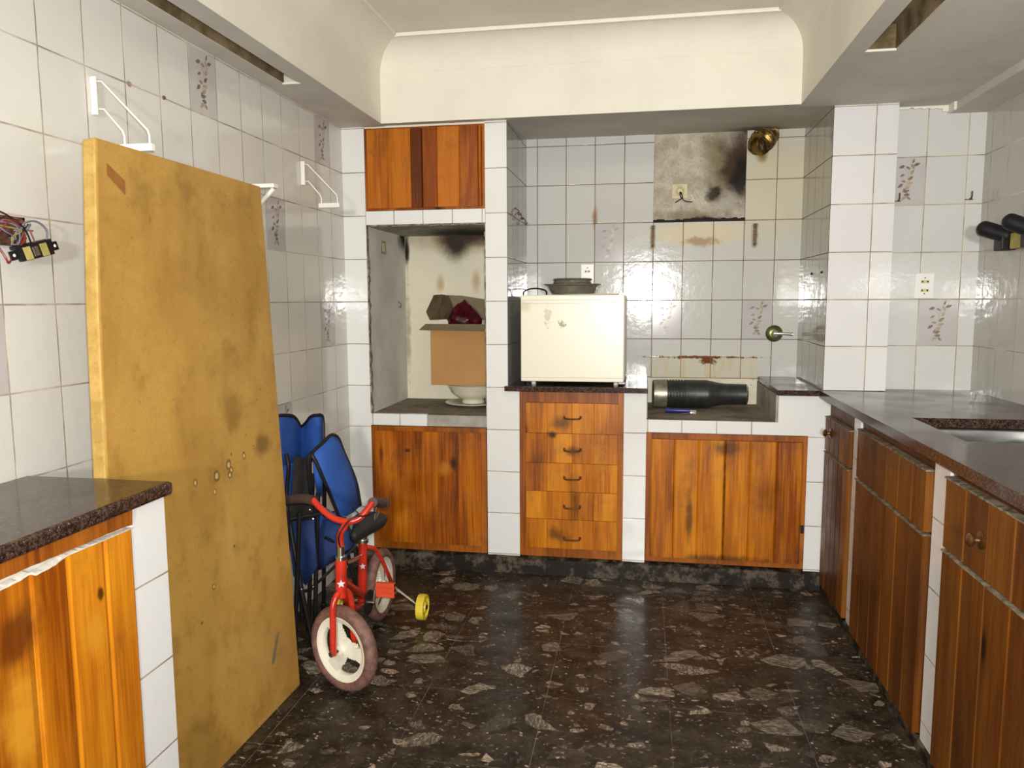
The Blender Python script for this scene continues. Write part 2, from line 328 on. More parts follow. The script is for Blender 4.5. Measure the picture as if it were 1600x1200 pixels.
M['worn'] = plaster('worn_plywood_edge', (.27, .22, .15), (.10, .07, .04), .8, sc=40)
M['lam'] = plaster('white_laminate', (.75, .72, .64), (.62, .58, .50), .5, sc=20)
def boardmat():
    t = NT('hardboard')
    c = t.mix(t.mr(t.noise(160, 2), .35, .7), (.455, .262, .056), (.50, .295, .068))
    c = t.mix(t.mr(t.noise(2.6, 5, .62), .38, .66, 0, .75), c, (.34, .175, .034))
    c = t.mix(t.mr(t.noise(10, 6, .72), .48, .72, 0, .55), c, (.24, .125, .024))
    c = t.mix(t.mr(t.noise(34, 5, .75), .60, .72, 0, .5), c, (.17, .085, .015))
    c = t.mix(t.ma('MULTIPLY', t.spot((-1.14, 2.14, .84), (.5, .06, .06), .7, 14, .8), .7), c, (.11, .06, .015))
    c = t.mix(t.ma('MULTIPLY', t.spot((-1.16, 1.99, .98), (.5, .07, .11), .8, 9, .8), .6), c, (.20, .105, .018))
    c = t.mix(t.ma('MULTIPLY', t.spot((-1.12, 1.93, .62), (.5, .03, .12), .7, 14, .8), .5), c, (.50, .33, .10))
    for y, z, r in ((1.895, .795, .011), (1.955, .815, .010), (1.965, .797, .008), (1.957, .785, .008), (2.035, .825, .008), (2.09, .84, .004), (1.88, .755, .006), (1.835, .50, .006), (1.80, .80, .007)):
        c = t.mix(t.spot((-1.15, y, z), (.5, r*1.5, r*1.9), .5, 30, .4), c, (.20, .11, .03)); c = t.mix(t.spot((-1.15, y, z), (.5, r*.8, r), .6, 40, .4), c, (.58, .42, .20))
    d = t.n('TexVoronoi', {'Vector': t.obj, 'Scale': 16.}); m = t.ma('MULTIPLY', t.mr(d.outputs['Distance'], .10, .05), t.mr(t.n('SeparateColor', {0: d.outputs['Color']}).outputs[0], .70, .72))
    c = t.mix(t.ma('MULTIPLY', m, .8), c, (.10, .05, .01))
    return t.set(color=c, rough=.5, spec=.3, normal=t.bump(t.noise(90, 3), .06, .002))
M['mdf'] = boardmat()
M['mdfE'] = plaster('board_edge', (.50, .325, .09), (.38, .23, .055), .6, sc=18, gr=.4)
M['tapeB'] = plain('brown_tape', (.30, .12, .02), .35, var=.15); M['tapeG'] = plain('grey_tape', (.17, .14, .07), .5, var=.2)
M['white'] = plain('white_enamel', (.82, .80, .74), .3, var=.03)
M['fridge'] = (lambda t: t.set(color=t.mix(t.ma('MULTIPLY', t.spot((-.43, 3.45, 1.20), (.016, 1, .05), 1.8, 60, .4), .45), t.mix(t.ma('MULTIPLY', t.spot((-.365, 3.45, 1.17), (.018, 1, .022), 1.8, 90, .5), .8), t.mix(t.ma('MULTIPLY', t.spot((-.54, 3.45, 1.25), (.05, 1, .03), .8, 30, .8), .35), (.83, .79, .64), (.5, .34, .12)), (.22, .13, .05)), (.42, .30, .14)), rough=.3, spec=.5))(NT('fridge_enamel'))
M['fridgeS'] = plain('fridge_seam', (.38, .33, .22), .5); M['fridgeB'] = plain('fridge_body', (.76, .73, .62), .35)
M['blk'] = plain('black_plastic', (.010, .010, .011), .5, spec=.3); M['blkr'] = plain('black_rubber', (.014, .013, .012), .6, var=.3, bump=.3)
M['steel'] = plain('steel', (.34, .34, .33), .28, 1, var=.1); M['chrome'] = plain('chrome', (.75, .74, .70), .15, 1)
M['rust'] = plain('rusty_metal', (.13, .08, .045), .6, .4, var=.5, vs=60); M['brass'] = plain('old_brass', (.24, .15, .04), .45, .75, var=.85, vs=28, bump=.8, bs=40)
M['bronze'] = plain('bronze', (.20, .10, .035), .3, .8, var=.3)
M['red'] = plain('red_paint', (.50, .028, .012), .22, var=.15); M['redD'] = plain('red_plastic', (.62, .07, .025), .4, var=.1)
M['tyre'] = plain('dusty_tyre', (.17, .085, .065), .7, var=.3, vs=40, bump=.8, bs=120); M['rim'] = plain('cream_plastic', (.80, .77, .64), .4, var=.04)
M['yel'] = plain('yellow_plastic', (.72, .55, .04), .4, var=.1); M['grip'] = plain('brown_grip', (.055, .03, .022), .6)
M['blue'] = plain('blue_cloth', (.018, .085, .36), .75, var=.15, vs=9, bump=.4, bs=300); M['blueD'] = plain('blue_cloth_shaded', (.008, .028, .12), .8, var=.2, vs=9, bump=.4, bs=300)  # second blue is the same cloth with shade put into the colour
M['mesh'] = plain('dark_net', (.030, .024, .020), .8, var=.2, vs=30, bump=.4, bs=250)
M['card'] = plain('cardboard', (.46, .235, .075), .75, var=.06, vs=6); M['cardI'] = plain('cardboard_flap', (.20, .155, .085), .75, var=.1)
M['cardD'] = plain('cardboard_dark', (.13, .085, .045), .75, var=.2)
M['redbag'] = plain('red_bag', (.055, .003, .006), .25, var=.5, vs=14, bump=1., bs=25); M['blkbag'] = plain('black_bag', (.018, .010, .010), .3, bump=1., bs=25)
M['china'] = plain('cream_china', (.72, .68, .53), .15, var=.04)
M['smoke'] = plain('smoked_glass', (.24, .22, .17), .12, var=.15, vs=30, trans=.35); M['smokeD'] = plain('greasy_dish', (.15, .14, .105), .3, var=.3, vs=30, trans=.1)
M['plate'] = plain('switch_plate', (.84, .83, .80), .3); M['ivory'] = plain('ivory', (.62, .55, .30), .4, var=.15); M['gold'] = plain('yellow_label', (.42, .36, .12), .4, var=.2)
M['green'] = plain('olive_rosette', (.13, .14, .05), .3, .6, var=.3)
M['wireR'] = plain('wire_red', (.20, .025, .02), .4); M['wireP'] = plain('wire_pink', (.25, .09, .10), .4); M['wireG'] = plain('wire_grey', (.16, .16, .19), .4); M['wireY'] = plain('wire_yellow', (.25, .20, .05), .4)
M['can'] = plain('tarnished_can', (.30, .285, .21), .38, .7, var=.45, vs=14); M['duct'] = plain('black_duct', (.022, .022, .020), .42, var=.4, vs=20, bump=.4, bs=60)
M['bluepl'] = plain('blue_handle', (.02, .025, .16), .35)
M['mark'] = plain('grey_print', (.28, .26, .22), .4); M['olive'] = plain('yellow_block', (.42, .33, .08), .55, var=.2)
M['star'] = plain('silver_decal', (.75, .78, .82), .3, .3)
# ------------------------------------------------------------------ decorative flowered tiles (printed on the wall tiles)
LV = [(.80, .95, 70), (.92, .87, 20), (.78, .83, 120), (.62, .80, 150), (.42, .82, 200), (.77, .70, 60), (.45, .63, 210), (.73, .57, 40), (.72, .46, 10), (.50, .50, 170), (.40, .40, 220), (.66, .37, 40), (.53, .30, 240), (.62, .20, 180), (.52, .12, 220), (.70, .12, -40), (.62, .28, 20)]
def decor(mb, P, u0, u1, z0, z1, s0, mir=1):    # P(u,z,lift)
    e = .0022; mb.mi = s0
    mb.quad(P(u0+e, z0+e, .0004), P(u1-e, z0+e, .0004), P(u1-e, z1-e, .0004), P(u0+e, z1-e, .0004))
    W = abs(u1-u0); H = z1-z0; sg = (1 if u1 > u0 else -1)
    def q(a, b): return (u0+sg*W*(.5+(a-.62)*.85*mir), z0+H*(.03+b*.94))
    for i, (a, b, an) in enumerate(LV):
        cx, cz = q(a, b); an = math.radians(an); L = .0135*(1 if i % 3 else .8); Wd = .0070*(1 if i % 3 else .75); mb.mi = s0+1+(i*7 % 3)
        d = (math.cos(an)*sg*mir, math.sin(an)); n = (-d[1], d[0])
        pts = [(cx+d[0]*L*p+n[0]*Wd*q_, cz+d[1]*L*p+n[1]*Wd*q_) for p, q_ in ((-1, 0), (-.7, .6), (-.15, .95), (.4, .6), (1, 0), (.4, -.6), (-.15, -.95), (-.7, -.6))]
        mb.quad(*[P(x, z, .0009) for x, z in pts])
    mb.mi = s0+3
    st = [(.60, .10), (.62, .25), (.60, .40), (.64, .55), (.66, .70), (.74, .85)]
    for (a, b), (c, d) in list(zip(st, st[1:]))+[((.60, .45), (.46, .60)), ((.60, .35), (.46, .42)), ((.65, .68), (.50, .80))]:
        x0, y0 = q(a, b); x1, y1 = q(c, d); k = .0009
        mb.quad(P(x0-k, y0, .0008), P(x0+k, y0, .0008), P(x1+k, y1, .0008), P(x1-k, y1, .0008))
    mb.mi = 0
DM = [M['decor'], M['leafA'], M['leafB'], M['leafC']]
def rz(k): return Z0+TH*k
# ------------------------------------------------------------------ room shell
YR = -1.3
b = MB(); b.box((-1.6, YR, -.05), (1.6, 4.2, 0)); struct(b.build('floor', M['floor']))
b = MB(); b.box((-1.5, YR, 0), (-1.39, 3.42, 2.45))
PL = lambda u, z, l: (-1.39+l, u, z)
for k, r in ((4, 9), (10, 9), (7, 7), (10, 5), (7, 3), (-2, 5), (1, 1)):
    y = 1.61+.1515*k; decor(b, PL, y, y+.1515, rz(r), rz(r+1), 1)
struct(b.build('wall_left', [M['tileL']]+DM, fix=True))
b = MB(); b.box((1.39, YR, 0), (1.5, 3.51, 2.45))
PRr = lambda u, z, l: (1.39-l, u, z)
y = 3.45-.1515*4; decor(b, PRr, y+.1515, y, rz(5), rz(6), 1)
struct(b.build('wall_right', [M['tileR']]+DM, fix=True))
# back wall of the cooking recess, tiles round the bare plaster patch
b = MB()
X0, X1 = -.61, .77
b.box((X0, 4., .60), (.045, 4.1, 2.16)); b.box((.497, 4., .60), (X1, 4.1, 2.16)); b.box((.045, 4., .60), (.497, 4.1, 1.675))
PB = lambda u, z, l: (u, 4.-l, z)
for k, r in ((1, 7), (2, 5), (5, 5)):
    x = -.253+.1497*k if k > 1 else -.253
    decor(b, PB, x, x+.1497, rz(r), rz(r+1), 1)
struct(b.build('wall_back', [M['tileB']]+DM, fix=True))
b = MB(); b.box((.03, 4.014, 1.66), (.51, 4.09, 2.15)); struct(b.build('wall_back_plaster', M['patch']))
b = MB()
for i in range(24):     # ragged near-black strip painted in as the shadow at the foot of the bare patch
    x = .045+.452*i/24; h = random.uniform(.006, .016); b.box((x, 3.998-random.uniform(0, .004), 1.670), (x+.0195, 4.014, 1.675+h))
struct(b.build('trim_1', plain('shadow_lip', (.02, .013, .008), .9)))
b = MB(); b.box((.036, 3.994, .873), (.578, 4.0, .985)); struct(b.build('wall_back_stained_tiles', M['tileStain']))
b = MB(); b.box((.026, 3.990, .74), (.578, 4.0, .873)); struct(b.build('wall_back_cream_strip', M['cream']))
# piers and block
def pier(name, boxes, mat, mats=None):
    b = MB()
    for a, c in boxes: b.box(a, c)
    return struct(b.build(name, mat))
pier('wall_pier_left', [((-1.39, 3.42, 0), (-1.281, 4.1, 2.12))], M['tilePier'])
pier('wall_pier_middle', [((-.712, 3.42, .0), (-.612, 4.1, 2.12)), ((-.6119, 3.42, 0), (-.558, 3.9, .862))], M['tilePier'])
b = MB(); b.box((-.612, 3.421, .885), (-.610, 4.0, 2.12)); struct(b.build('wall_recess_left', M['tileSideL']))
pier('wall_pier_drawers', [((-.079, 3.42, 0), (.022, 3.9, .862))], M['tilePier'])
b = MB(); b.box((.717, 3.42, 0), (.795, 3.95, .685)); b.box((.583, 3.42, .685), (.795, 3.95, .862)); b.box((.795, 3.421, .0), (1.0, 3.95, .84)); struct(b.build('wall_pier_right', M['tileSh'] if 0 else M['tilePier']))
b = MB(); b.box((.022, 3.42, .685), (.583, 3.46, .742)); struct(b.build('wall_strip_under_ledge', M['tileSh']))
b = MB(); b.box((.022, 3.4201, .722), (.59, 4.0, .744)); b.box((.022, 3.44, .70), (.58, 4., .722)); struct(b.build('trim_2', M['cement']))
b = MB(); b.box((.578, 3.4195, .742), (.590, 4.0, .862)); b.box((.022, 3.45, .742), (.026, 4.0, .862)); struct(b.build('trim_3', M['cementL']))
b = MB(); b.box((.771, 3.42, .888), (1.022, 4.1, 2.12)); struct(b.build('wall_block_right', M['tileBlk']))
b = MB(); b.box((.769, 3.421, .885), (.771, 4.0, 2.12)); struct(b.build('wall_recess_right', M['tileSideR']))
b = MB(); b.box((1.022, 3.51, .6), (1.5, 3.62, 2.12))
PA = lambda u, z, l: (u, 3.51-l, z)
decor(b, PA, 1.022, 1.166, rz(8), rz(9), 1); decor(b, PA, 1.166, 1.325, rz(5), rz(6), 1)
struct(b.build('wall_alcove', [M['tileAlc']]+DM, fix=True))
# niche
b = MB(); b.box((-1.282, 3.42, 1.632), (-.711, 3.50, 1.694)); struct(b.build('wall_lintel', M['tileNB']))
b = MB(); b.box((-1.2815, 3.424, .74), (-1.2795, 4.0, 1.64)); b.box((-.7135, 3.424, .74), (-.7115, 4.0, 1.64)); struct(b.build('wall_niche_sides', M['nicheside']))
b = MB(); b.box((-1.29, 4.0, .70), (-.70, 4.08, 1.66)); struct(b.build('wall_niche_back', M['nicheback']))
b = MB(); b.box((-1.28, 3.44, 1.625), (-.712, 4.0, 1.66)); struct(b.build('wall_niche_top', M['nichetop']))
b = MB(); b.box((-1.28, 3.422, .70), (-.712, 4.0, .742)); struct(b.build('trim_4', M['cement']))
b = MB(); b.box((-1.281, 3.4195, .688), (-1.0, 3.45, .7425)); struct(b.build('wall_strip_under_niche', M['tileNS']))
b = MB(); b.box((-1.0, 3.421, .688), (-.712, 3.45, .7405)); struct(b.build('wall_strip_bare', M['cementL']))
b = MB()                                                        # broken plaster edge round the niche mouth
def ragged(b, p, q, wdt, dep, n):
    p = Vector(p); q = Vector(q); d = (q-p)/n
    up = Vector((0, 0, 1)) if abs(d.x) > abs(d.z) else Vector((1, 0, 0))
    for i in range(n):
        a = p+d*i; e = a+d*1.02; o = up*wdt*random.uniform(.35, 1)
        lo = Vector((min(a.x, e.x, (a+o).x), a.y-dep*random.uniform(.4, 1), min(a.z, e.z, (a+o).z))); hi = Vector((max(e.x, a.x, (e+o).x), a.y+.02, max(e.z, a.z, (e+o).z)))
        b.box(lo, hi)
ragged(b, (-1.281, 3.421, .745), (-1.281, 3.421, 1.63), .009, .003, 44); ragged(b, (-.712, 3.421, .745), (-.712, 3.421, 1.63), -.006, .003, 44); ragged(b, (-1.28, 3.421, 1.632), (-.71, 3.421, 1.632), -.008, .004, 30)
struct(b.build('trim_5', M['crack']))
b = MB(); b.box((-1.281, 3.43, 2.069), (-.712, 3.6, 2.12)); struct(b.build('wall_over_cupboard', M['ceil']))
# baseboard
b = MB(); n = 40; X = [-1.38+2.17*i/n for i in range(n+1)]
b.loft([[(x, 3.395+random.uniform(-.002, .002), 0), (x, 3.40, .070+random.uniform(-.003, .004)), (x, 3.43, .080), (x, 3.43, 0)] for x in X]); struct(b.build('baseboard_back', M['plinth']))
b = MB(); b.box((.785, YR, 0), (.83, 3.40, .028)); struct(b.build('baseboard_right', M['plinth']))
# ceiling: soffits, beams with cove, centre panel
ZS = 2.075
b = MB(); b.box((-1.39, YR, ZS), (-1.315, 3.42, 2.16)); b.box((-1.255, YR, ZS), (-1.178, 3.42, 2.16)); b.box((-1.315, 2.70, ZS), (-1.255, 3.42, 2.16)); struct(b.build('trim_6', M['soffit']))
b = MB(); b.box((-1.330, YR, 2.155), (-1.24, 2.72, 2.165)); b.box((-1.3155, YR, ZS+.003), (-1.3135, 2.70, 2.155)); struct(b.build('trim_7', M['slot']))
b = MB(); b.box((.63, YR, ZS), (.700, 3.42, 2.16)); b.box((.79, YR, ZS), (1.39, 3.51, 2.16)); b.box((.700, 2.71, ZS), (.79, 3.42, 2.16)); struct(b.build('trim_8', M['soffit']))
b = MB(); b.box((.69, YR, 2.155), (.80, 2.73, 2.165)); b.box((.7885, YR, ZS+.003), (.7905, 2.71, 2.155)); b.box((.70, 2.709, ZS+.004), (.79, 2.7105, 2.155)); struct(b.build('trim_9', M['slot']))
b = MB(); b.box((.697, 2.703, ZS-.003), (.79, 2.711, ZS+.004)); b.box((-1.318, 2.695, ZS-.003), (-1.25, 2.703, ZS+.004)); struct(b.build('trim_10', M['slotedge']))
b = MB(); b.prism([(-1.39, 3.367, ZS), (.63, 3.367, ZS), (1.39, 3.42, ZS), (1.39, 4.1, 2.115), (-1.39, 4.1, 2.115)], (0, 0, .05)); struct(b.build('trim_11', M['soffit']))
b = MB(); b.box((1.246, YR, 2.043), (1.39, 3.51, ZS)); struct(b.build('trim_12', M['soffit']))
b = MB()
for i in range(14):
    x = 1.024+.222*i/14; b.box((x, 3.5, 2.062+random.uniform(0, .012) if i < 12 else 2.05), (x+.016, 3.509, ZS))
b.box((1.236, 3.44, 2.043), (1.246, 3.51, ZS)); struct(b.build('trim_13', M['slotedge']))
b = MB(); prof = [(.0015, ZS-.0005), (.0015, 2.288), (.003, 2.290)]+[(.003+.117*(1-math.cos(a)), 2.290+.118*math.sin(a)) for a in [math.pi/2*i/12 for i in range(1, 13)]]+[(.12, 2.420)]
rings = [[(-1.178+d, YR+d-.2, z), (.63-d, YR+d-.2, z), (.63-d, 3.367-d, z), (-1.178+d, 3.367-d, z)] for d, z in prof]
b.loft(rings, cap=False); d = .12
b.quad((-1.178+d, YR-.2+d, 2.42), (.63-d, YR-.2+d, 2.42), (.63-d, 3.367-d, 2.42), (-1.178+d, 3.367-d, 2.42))
struct(b.build('ceiling', M['ceil'], fix=True))
b = MB(); e = .122
b.box((-1.178+e-.01, 3.367-e-.004, 2.404), (.63-e+.01, 3.367-e+.004, 2.411)); struct(b.build('trim_14', M['white']))
b = MB(); b.box((-1.5, YR-.2, 2.44), (1.5, 4.2, 2.5)); struct(b.build('ceiling_slab', M['ceil']))
# ------------------------------------------------------------------ cupboards
def board_x(b, x0, x1, z0, z1, y, th, ch=.0035):        # one vertical board facing -Y
    b.pid = random.random(); b.loft([[(x0, y+th, z), (x0, y+ch, z), (x0+ch, y, z), (x1-ch, y, z), (x1, y+ch, z), (x1, y+th, z)] for z in (z0, z1)])
def board_y(b, y0, y1, z0, z1, x, th, ch=.005, sg=1):   # one vertical board facing -X (sg=1) or +X (sg=-1)
    b.pid = random.random(); b.loft([[(x+sg*th, y0, z), (x+sg*ch, y0, z), (x, y0+ch, z), (x, y1-ch, z), (x+sg*ch, y1, z), (x+sg*th, y1, z)] for z in (z0, z1)])
def frame_x(x0, x1, z0, z1, y, t, wl, wr, wt, wb, dep=.03):
    b = MB(); b.pid = .3; b.box((x0, y, z0), (x0+wl, y+dep, z1)); b.pid = .55; b.box((x1-wr, y, z0), (x1, y+dep, z1)); b.pid = .8; b.box((x0+wl, y, z1-wt), (x1-wr, y+dep, z1)); b.pid = .1; b.box((x0+wl, y, z0), (x1-wr, y+dep, z0+wb))
    b.box((x0+wl, y+dep, z0+wb), (x1-wr, y+dep+.01, z1-wt))
    return b
def door_x(parent, seams, z0, z1, y, th=.016, mat='wood', name='door', ch=.0035):
    b = MB()
    for a, c in zip(seams, seams[1:]): board_x(b, a, c, z0, z1, y, th, ch)
    return b.build(name, M[mat], parent)
# upper cupboard
t = thing('wall_cupboard', (-1.0, 3.42, 1.695), 'small reddish pine wall cupboard with two doors set above the sooty niche', 'cupboard')
b = frame_x(-1.279, -.713, 1.696, 2.068, 3.422, .03, .012, .012, .014, .012); b.build('frame', M['woodU'], t)
door_x(t, [-1.267, -1.165, -1.057, -1.0045], 1.706, 2.060, 3.412, mat='woodU'); door_x(t, [-1.0015, -.933, -.829, -.742], 1.706, 2.060, 3.412, mat='woodU')
b = MB(); board_x(b, -.741, -.727, 1.706, 2.06, 3.414, .016); b.build('stile', M['woodU'], t)
# cupboard under niche
t = thing('base_cupboard', (-1.0, 3.42, .08), 'orange pine base cupboard with one broad knotty door under the niche', 'cupboard')
b = frame_x(-1.279, -.716, .082, .685, 3.418, .03, .018, .026, .024, .036); b.build('frame', M['woodF'], t)
door_x(t, [-1.262, -1.150, -1.03, -.95, -.85, -.742], .118, .662, 3.409, ch=.0012)
# drawer unit
t = thing('drawer_unit', (-.315, 3.42, .08), 'pine chest of five drawers built in under the fridge worktop', 'drawers')
b = frame_x(-.557, -.080, .082, .862, 3.418, .03, .030, .024, .05, .044); b.build('frame', M['woodF'], t)
zz = [.126, .266, .398, .532, .671, .812]
hz = [.178, .328, .464, .596, .745]
for i in range(5):
    b = MB(); xs = [-.527, -.428, -.312, -.213, -.104]
    for a, c in zip(xs, xs[1:]): board_x(b, a, c, zz[i]+.001, zz[i+1]-.001, 3.407, .018, .002)
    dr = b.build('drawer', M['woodA'], t)
    z = hz[i]; b = MB(); b.tube([(-.347, 3.406, z+.004), (-.345, 3.388, z), (-.330, 3.384, z-.003), (-.290, 3.384, z-.003), (-.275, 3.388, z), (-.273, 3.406, z+.004)], .0042, 8, 5); b.box((-.353, 3.4045, z-.004), (-.341, 3.408, z+.010)); b.box((-.279, 3.4045, z-.004), (-.267, 3.408, z+.010))
    b.build('handle', M['bronze'], dr, smooth=True)
# stove cupboard
t = thing('base_cupboard', (.37, 3.42, .08), 'bright orange pine base cupboard with two plank doors under the sunken ledge', 'cupboard')
b = frame_x(.023, .716, .086, .683, 3.418, .03, .022, .020, .026, .022); b.build('frame', M['woodF'], t)
door_x(t, [.046, .150, .255, .366], .110, .656, 3.407, mat='woodA', ch=.006); door_x(t, [.3695, .477, .588, .698], .110, .656, 3.407, mat='woodA', ch=.006)
b = MB(); b.box((.700, 3.410, .25), (.712, 3.4175, .285)); b.build('catch', M['blk'], t)
# right run
def knob(parent, p, ax, mat='bronze', s=1):
    b = MB(); b.lathe([(.020*s, 0), (.021*s, .003), (.017*s, .005), (.008*s, .007), (.007*s, .016), (.014*s, .020), (.016*s, .026), (.011*s, .031), (.002, .033)], p, ax, 20); return b.build('knob', M[mat], parent, smooth=True)
def right_unit(y0, y1, loc, label, dsplit, seams, ztop, kn, zd=.63):
    t = thing('base_cabinet', loc, label, 'cabinet')
    b = MB(); b.pid = .2; b.box((.805, y0, .03), (.84, y0+.012, .853)); b.box((.805, y1-.012, .03), (.84, y1, .853)); b.pid = .6; b.box((.805, y0+.012, ztop-.006), (.84, y1-.012, .853)); b.box((.805, y0+.012, .03), (.84, y1-.012, .045)); b.pid = .4; b.box((.83, y0+.012, .045), (.845, y1-.012, ztop)); b.build('frame', M['woodR'], t)
    b = MB()
    for a, c in zip(seams, seams[1:]): board_y(b, a, c, zd+.004, ztop-.012, .783, .022)
    dr = b.build('drawer', M['woodR'], t)
    if kn: knob(dr, (.783, kn, zd+.09), (-1, 0, 0))
    b = MB()
    for a, c in zip(seams, seams[1:]): board_y(b, a, c, .034, zd-.010, .783, .022)
    d = b.build('door', M['woodR'], t)
    def lip(z, name):
        b = MB(); n = 40; ring = []
        for i in range(n+1):
            y = seams[0]+(seams[-1]-seams[0])*i/n; q = random.uniform(0, .002); ring.append([(.782-q, y, z-.003), (.782-q, y, z+.0015+random.uniform(-.0015, .0015)), (.803, y, z+.003), (.803, y, z-.003)])
        b.loft(ring); b.build(name, M['worn'], t)
    lip(zd-.006, 'worn_edge'); lip(ztop-.008, 'worn_edge')
    return t
right_unit(3.012, 3.418, (.81, 3.2, 0), 'narrow dark pine base cabinet with a knobbed drawer in the far right corner', 0, [3.022, 3.10, 3.17, 3.245, 3.32, 3.405], .785, 3.30)
right_unit(2.205, 2.925, (.81, 2.55, 0), 'wide dark pine base cabinet without a knob, between two white tiled piers on the right', 0, [2.222, 2.33, 2.45, 2.565, 2.68, 2.80, 2.912], .812, None, .625)
right_unit(1.20, 2.098, (.81, 1.65, 0), 'nearest right pine base cabinet with a knobbed drawer, cut by the photo edge', 0, [1.21, 1.34, 1.46, 1.585, 1.71, 1.835, 1.96, 2.09], .826, 1.865)
for i, (a, c) in enumerate(((2.927, 3.010), (2.100, 2.203))):
    b = MB(); b.box((.797, a, 0), (1.3, c, .853)); struct(b.build('wall_pier_right_'+('far', 'near')[i], M['tilePL']))
# ------------------------------------------------------------------ worktops
b = MB(); zt, zb = .887, .863
b.prism([(-.624, 3.393, zb), (.026, 3.393, zb), (.026, 4.0, zb), (-.609, 4.0, zb), (-.609, 3.418, zb), (-.624, 3.418, zb)], (0, 0, zt-zb))
tag(b.build('worktop', M['granite'], loc=(-.3, 3.7, zb), bevel=.003), 'dark granite worktop slab under the small cream fridge', 'worktop')
b = MB(); b.box((.582, 3.393, zb), (.7555, 4.0, zt))
tag(b.build('worktop', M['granite'], loc=(.67, 3.7, zb), bevel=.003), 'short dark granite worktop end right of the sunken ledge with the hose', 'worktop')
b = MB(); zt, zb = .886, .855
hx0, hx1, hy0, hy1 = .885, 1.29, 2.24, 2.67
b.box((.756, YR+.3, zb), (hx0, 3.42, zt)); b.box((hx1, YR+.3, zb), (1.39, 3.42, zt)); b.box((hx0, hy1, zb), (hx1, 3.42, zt)); b.box((hx0, YR+.3, zb), (hx1, hy0, zt)); b.box((1.022, 3.42, zb), (1.39, 3.51, zt))
tag(b.build('worktop', M['granite'], loc=(1.05, 2.2, zb)), 'long dark granite worktop along the right wall with a sink cut-out', 'worktop')
t = thing('sink', (1.08, 2.45, .70), 'stainless steel sink basin sunk in the right granite worktop', 'sink')
b = MB(); r = lambda e, z: [(hx0-.008+e, hy0-.008+e, z), (hx1+.008-e, hy0-.008+e, z), (hx1+.008-e, hy1+.008-e, z), (hx0-.008+e, hy1+.008-e, z)]
b.loft([r(-.01, .8535), r(.0, .8535), r(.006, .845), r(.02, .72), r(.05, .700)], cap=False); b.quad(*r(.05, .700)); b.build('basin', M['steel'], t, solid=.002)
b = MB(); b.lathe([(.040, 0), (.042, .003), (.03, .004), (.012, .001)], (1.08, 2.45, .701)); b.build('drain', M['chrome'], t, smooth=True)
# left worktop and cupboard
b = MB(); b.box((-1.39, -.2, .856), (-1.020, 1.488, .886)); tag(b.build('worktop', M['granite'], loc=(-1.2, .8, .856), bevel=.008), 'dark granite worktop at lower left beside the leaning board', 'worktop')
b = MB(); b.box((-1.38, 1.372, 0), (-1.042, 1.482, .856)); struct(b.build('wall_pier_left_worktop', M['tilePL']))
t = thing('base_cupboard', (-1.1, .9, 0), 'orange pine base cupboard at lower left with a split, peeling top rail', 'cupboard')
def curve(pts): return [(q.y, q.z) for q in (aX(x, y, -1.038) for x, y in pts)]
railc = [(.25, .842)]+sorted(curve([(0, 906), (50, 884), (104, 862), (150, 842), (183, 828), (206, 821)]))
doorc = [(.25, .800)]+sorted(curve([(0, 922), (30, 907), (46, 896), (54, 899), (83, 884), (104, 868), (130, 857), (160, 845), (206, 825)]))
def itp(c, y):
    for (a, p), (d, q) in zip(c, c[1:]):
        if a <= y <= d: return p+(q-p)*(y-a)/(d-a)
    return c[-1][1]
b = MB(); b.pid = .7; n = 60; ring = []
for i in range(n+1):
    y = .25+1.119*i/n; q = itp(railc, y)+random.uniform(-.0008, .0008); ring.append([(-1.060, y, q), (-1.038, y, q), (-1.036, y, .856), (-1.060, y, .856)])
b.loft(ring); b.build('rail', M['woodF'], t)
b = MB(); b.box((-1.058, .25, .05), (-1.055, 1.369, .85)); tag(b.build('back_board', M['lam'], t), 'pale board showing through the split')
b = MB(); sm = [.25, .42, .58, .75, .92, 1.10, 1.185, 1.285, 1.369]
for i, (a, c) in enumerate(zip(sm, sm[1:])):
    b.pid = random.random(); k = 12; ring = []
    for j in range(k+1):
        y = a+(c-a)*j/k; g = .0035 if j in (0, k) else 0; z = itp(doorc, y)-random.uniform(0, .0012); ring.append([(-1.054, y, .05), (-1.038-g, y, .05), (-1.038-g, y, z), (-1.054, y, z)])
    b.loft(ring)
b.build('door', M['woodA'], t)
b = MB(); ring = []
for i in range(61):
    y = .9+.469*i/60; k = itp(doorc, y); h = .006*min(1, (1.39-y)/.25); ring.append([(-1.050, y, k-.002), (-1.037+random.uniform(0, .001), y, k-.001), (-1.036, y, k+h*random.uniform(.2, .8)), (-1.050, y, k+h)])
b.loft(ring); tag(b.build('peeling_edge', M['lam'], t), 'pale peeling laminate edge')
# ------------------------------------------------------------------ leaning board
t = thing('board', (-1.15, 1.9, 0), 'tall yellow-brown hardboard panel leaning against the left wall brackets', 'board')
Lp = [(-1.135, 1.49, .0), (-1.165, 1.490, .45), (-1.190, 1.492, .885), (-1.195, 1.51, 1.27), (-1.192, 1.53, 1.642)]
Rp = [(-1.114, 2.25, .0), (-1.130, 2.250, .40), (-1.149, 2.252, .807), (-1.170, 2.256, 1.23), (-1.190, 2.26, 1.640)]
g = []
for a, c in zip(Lp, Rp): g.append([Vector(a).lerp(Vector(c), k/10) for k in range(11)])
th = Vector((-.036, .0, -.004)); R = []
b = MB()
n = len(b.v); rows = len(g); K = 11
for row in g: b.v += row
for row in g: b.v += [p+th for p in row]
for i in range(rows-1):
    for j in range(K-1): a = i*K+j; b.mi = 0; b.face((a, a+1, a+K+1, a+K)); a += rows*K; b.face((a, a+K, a+K+1, a+1))
o_ = rows*K; b.mi = 1
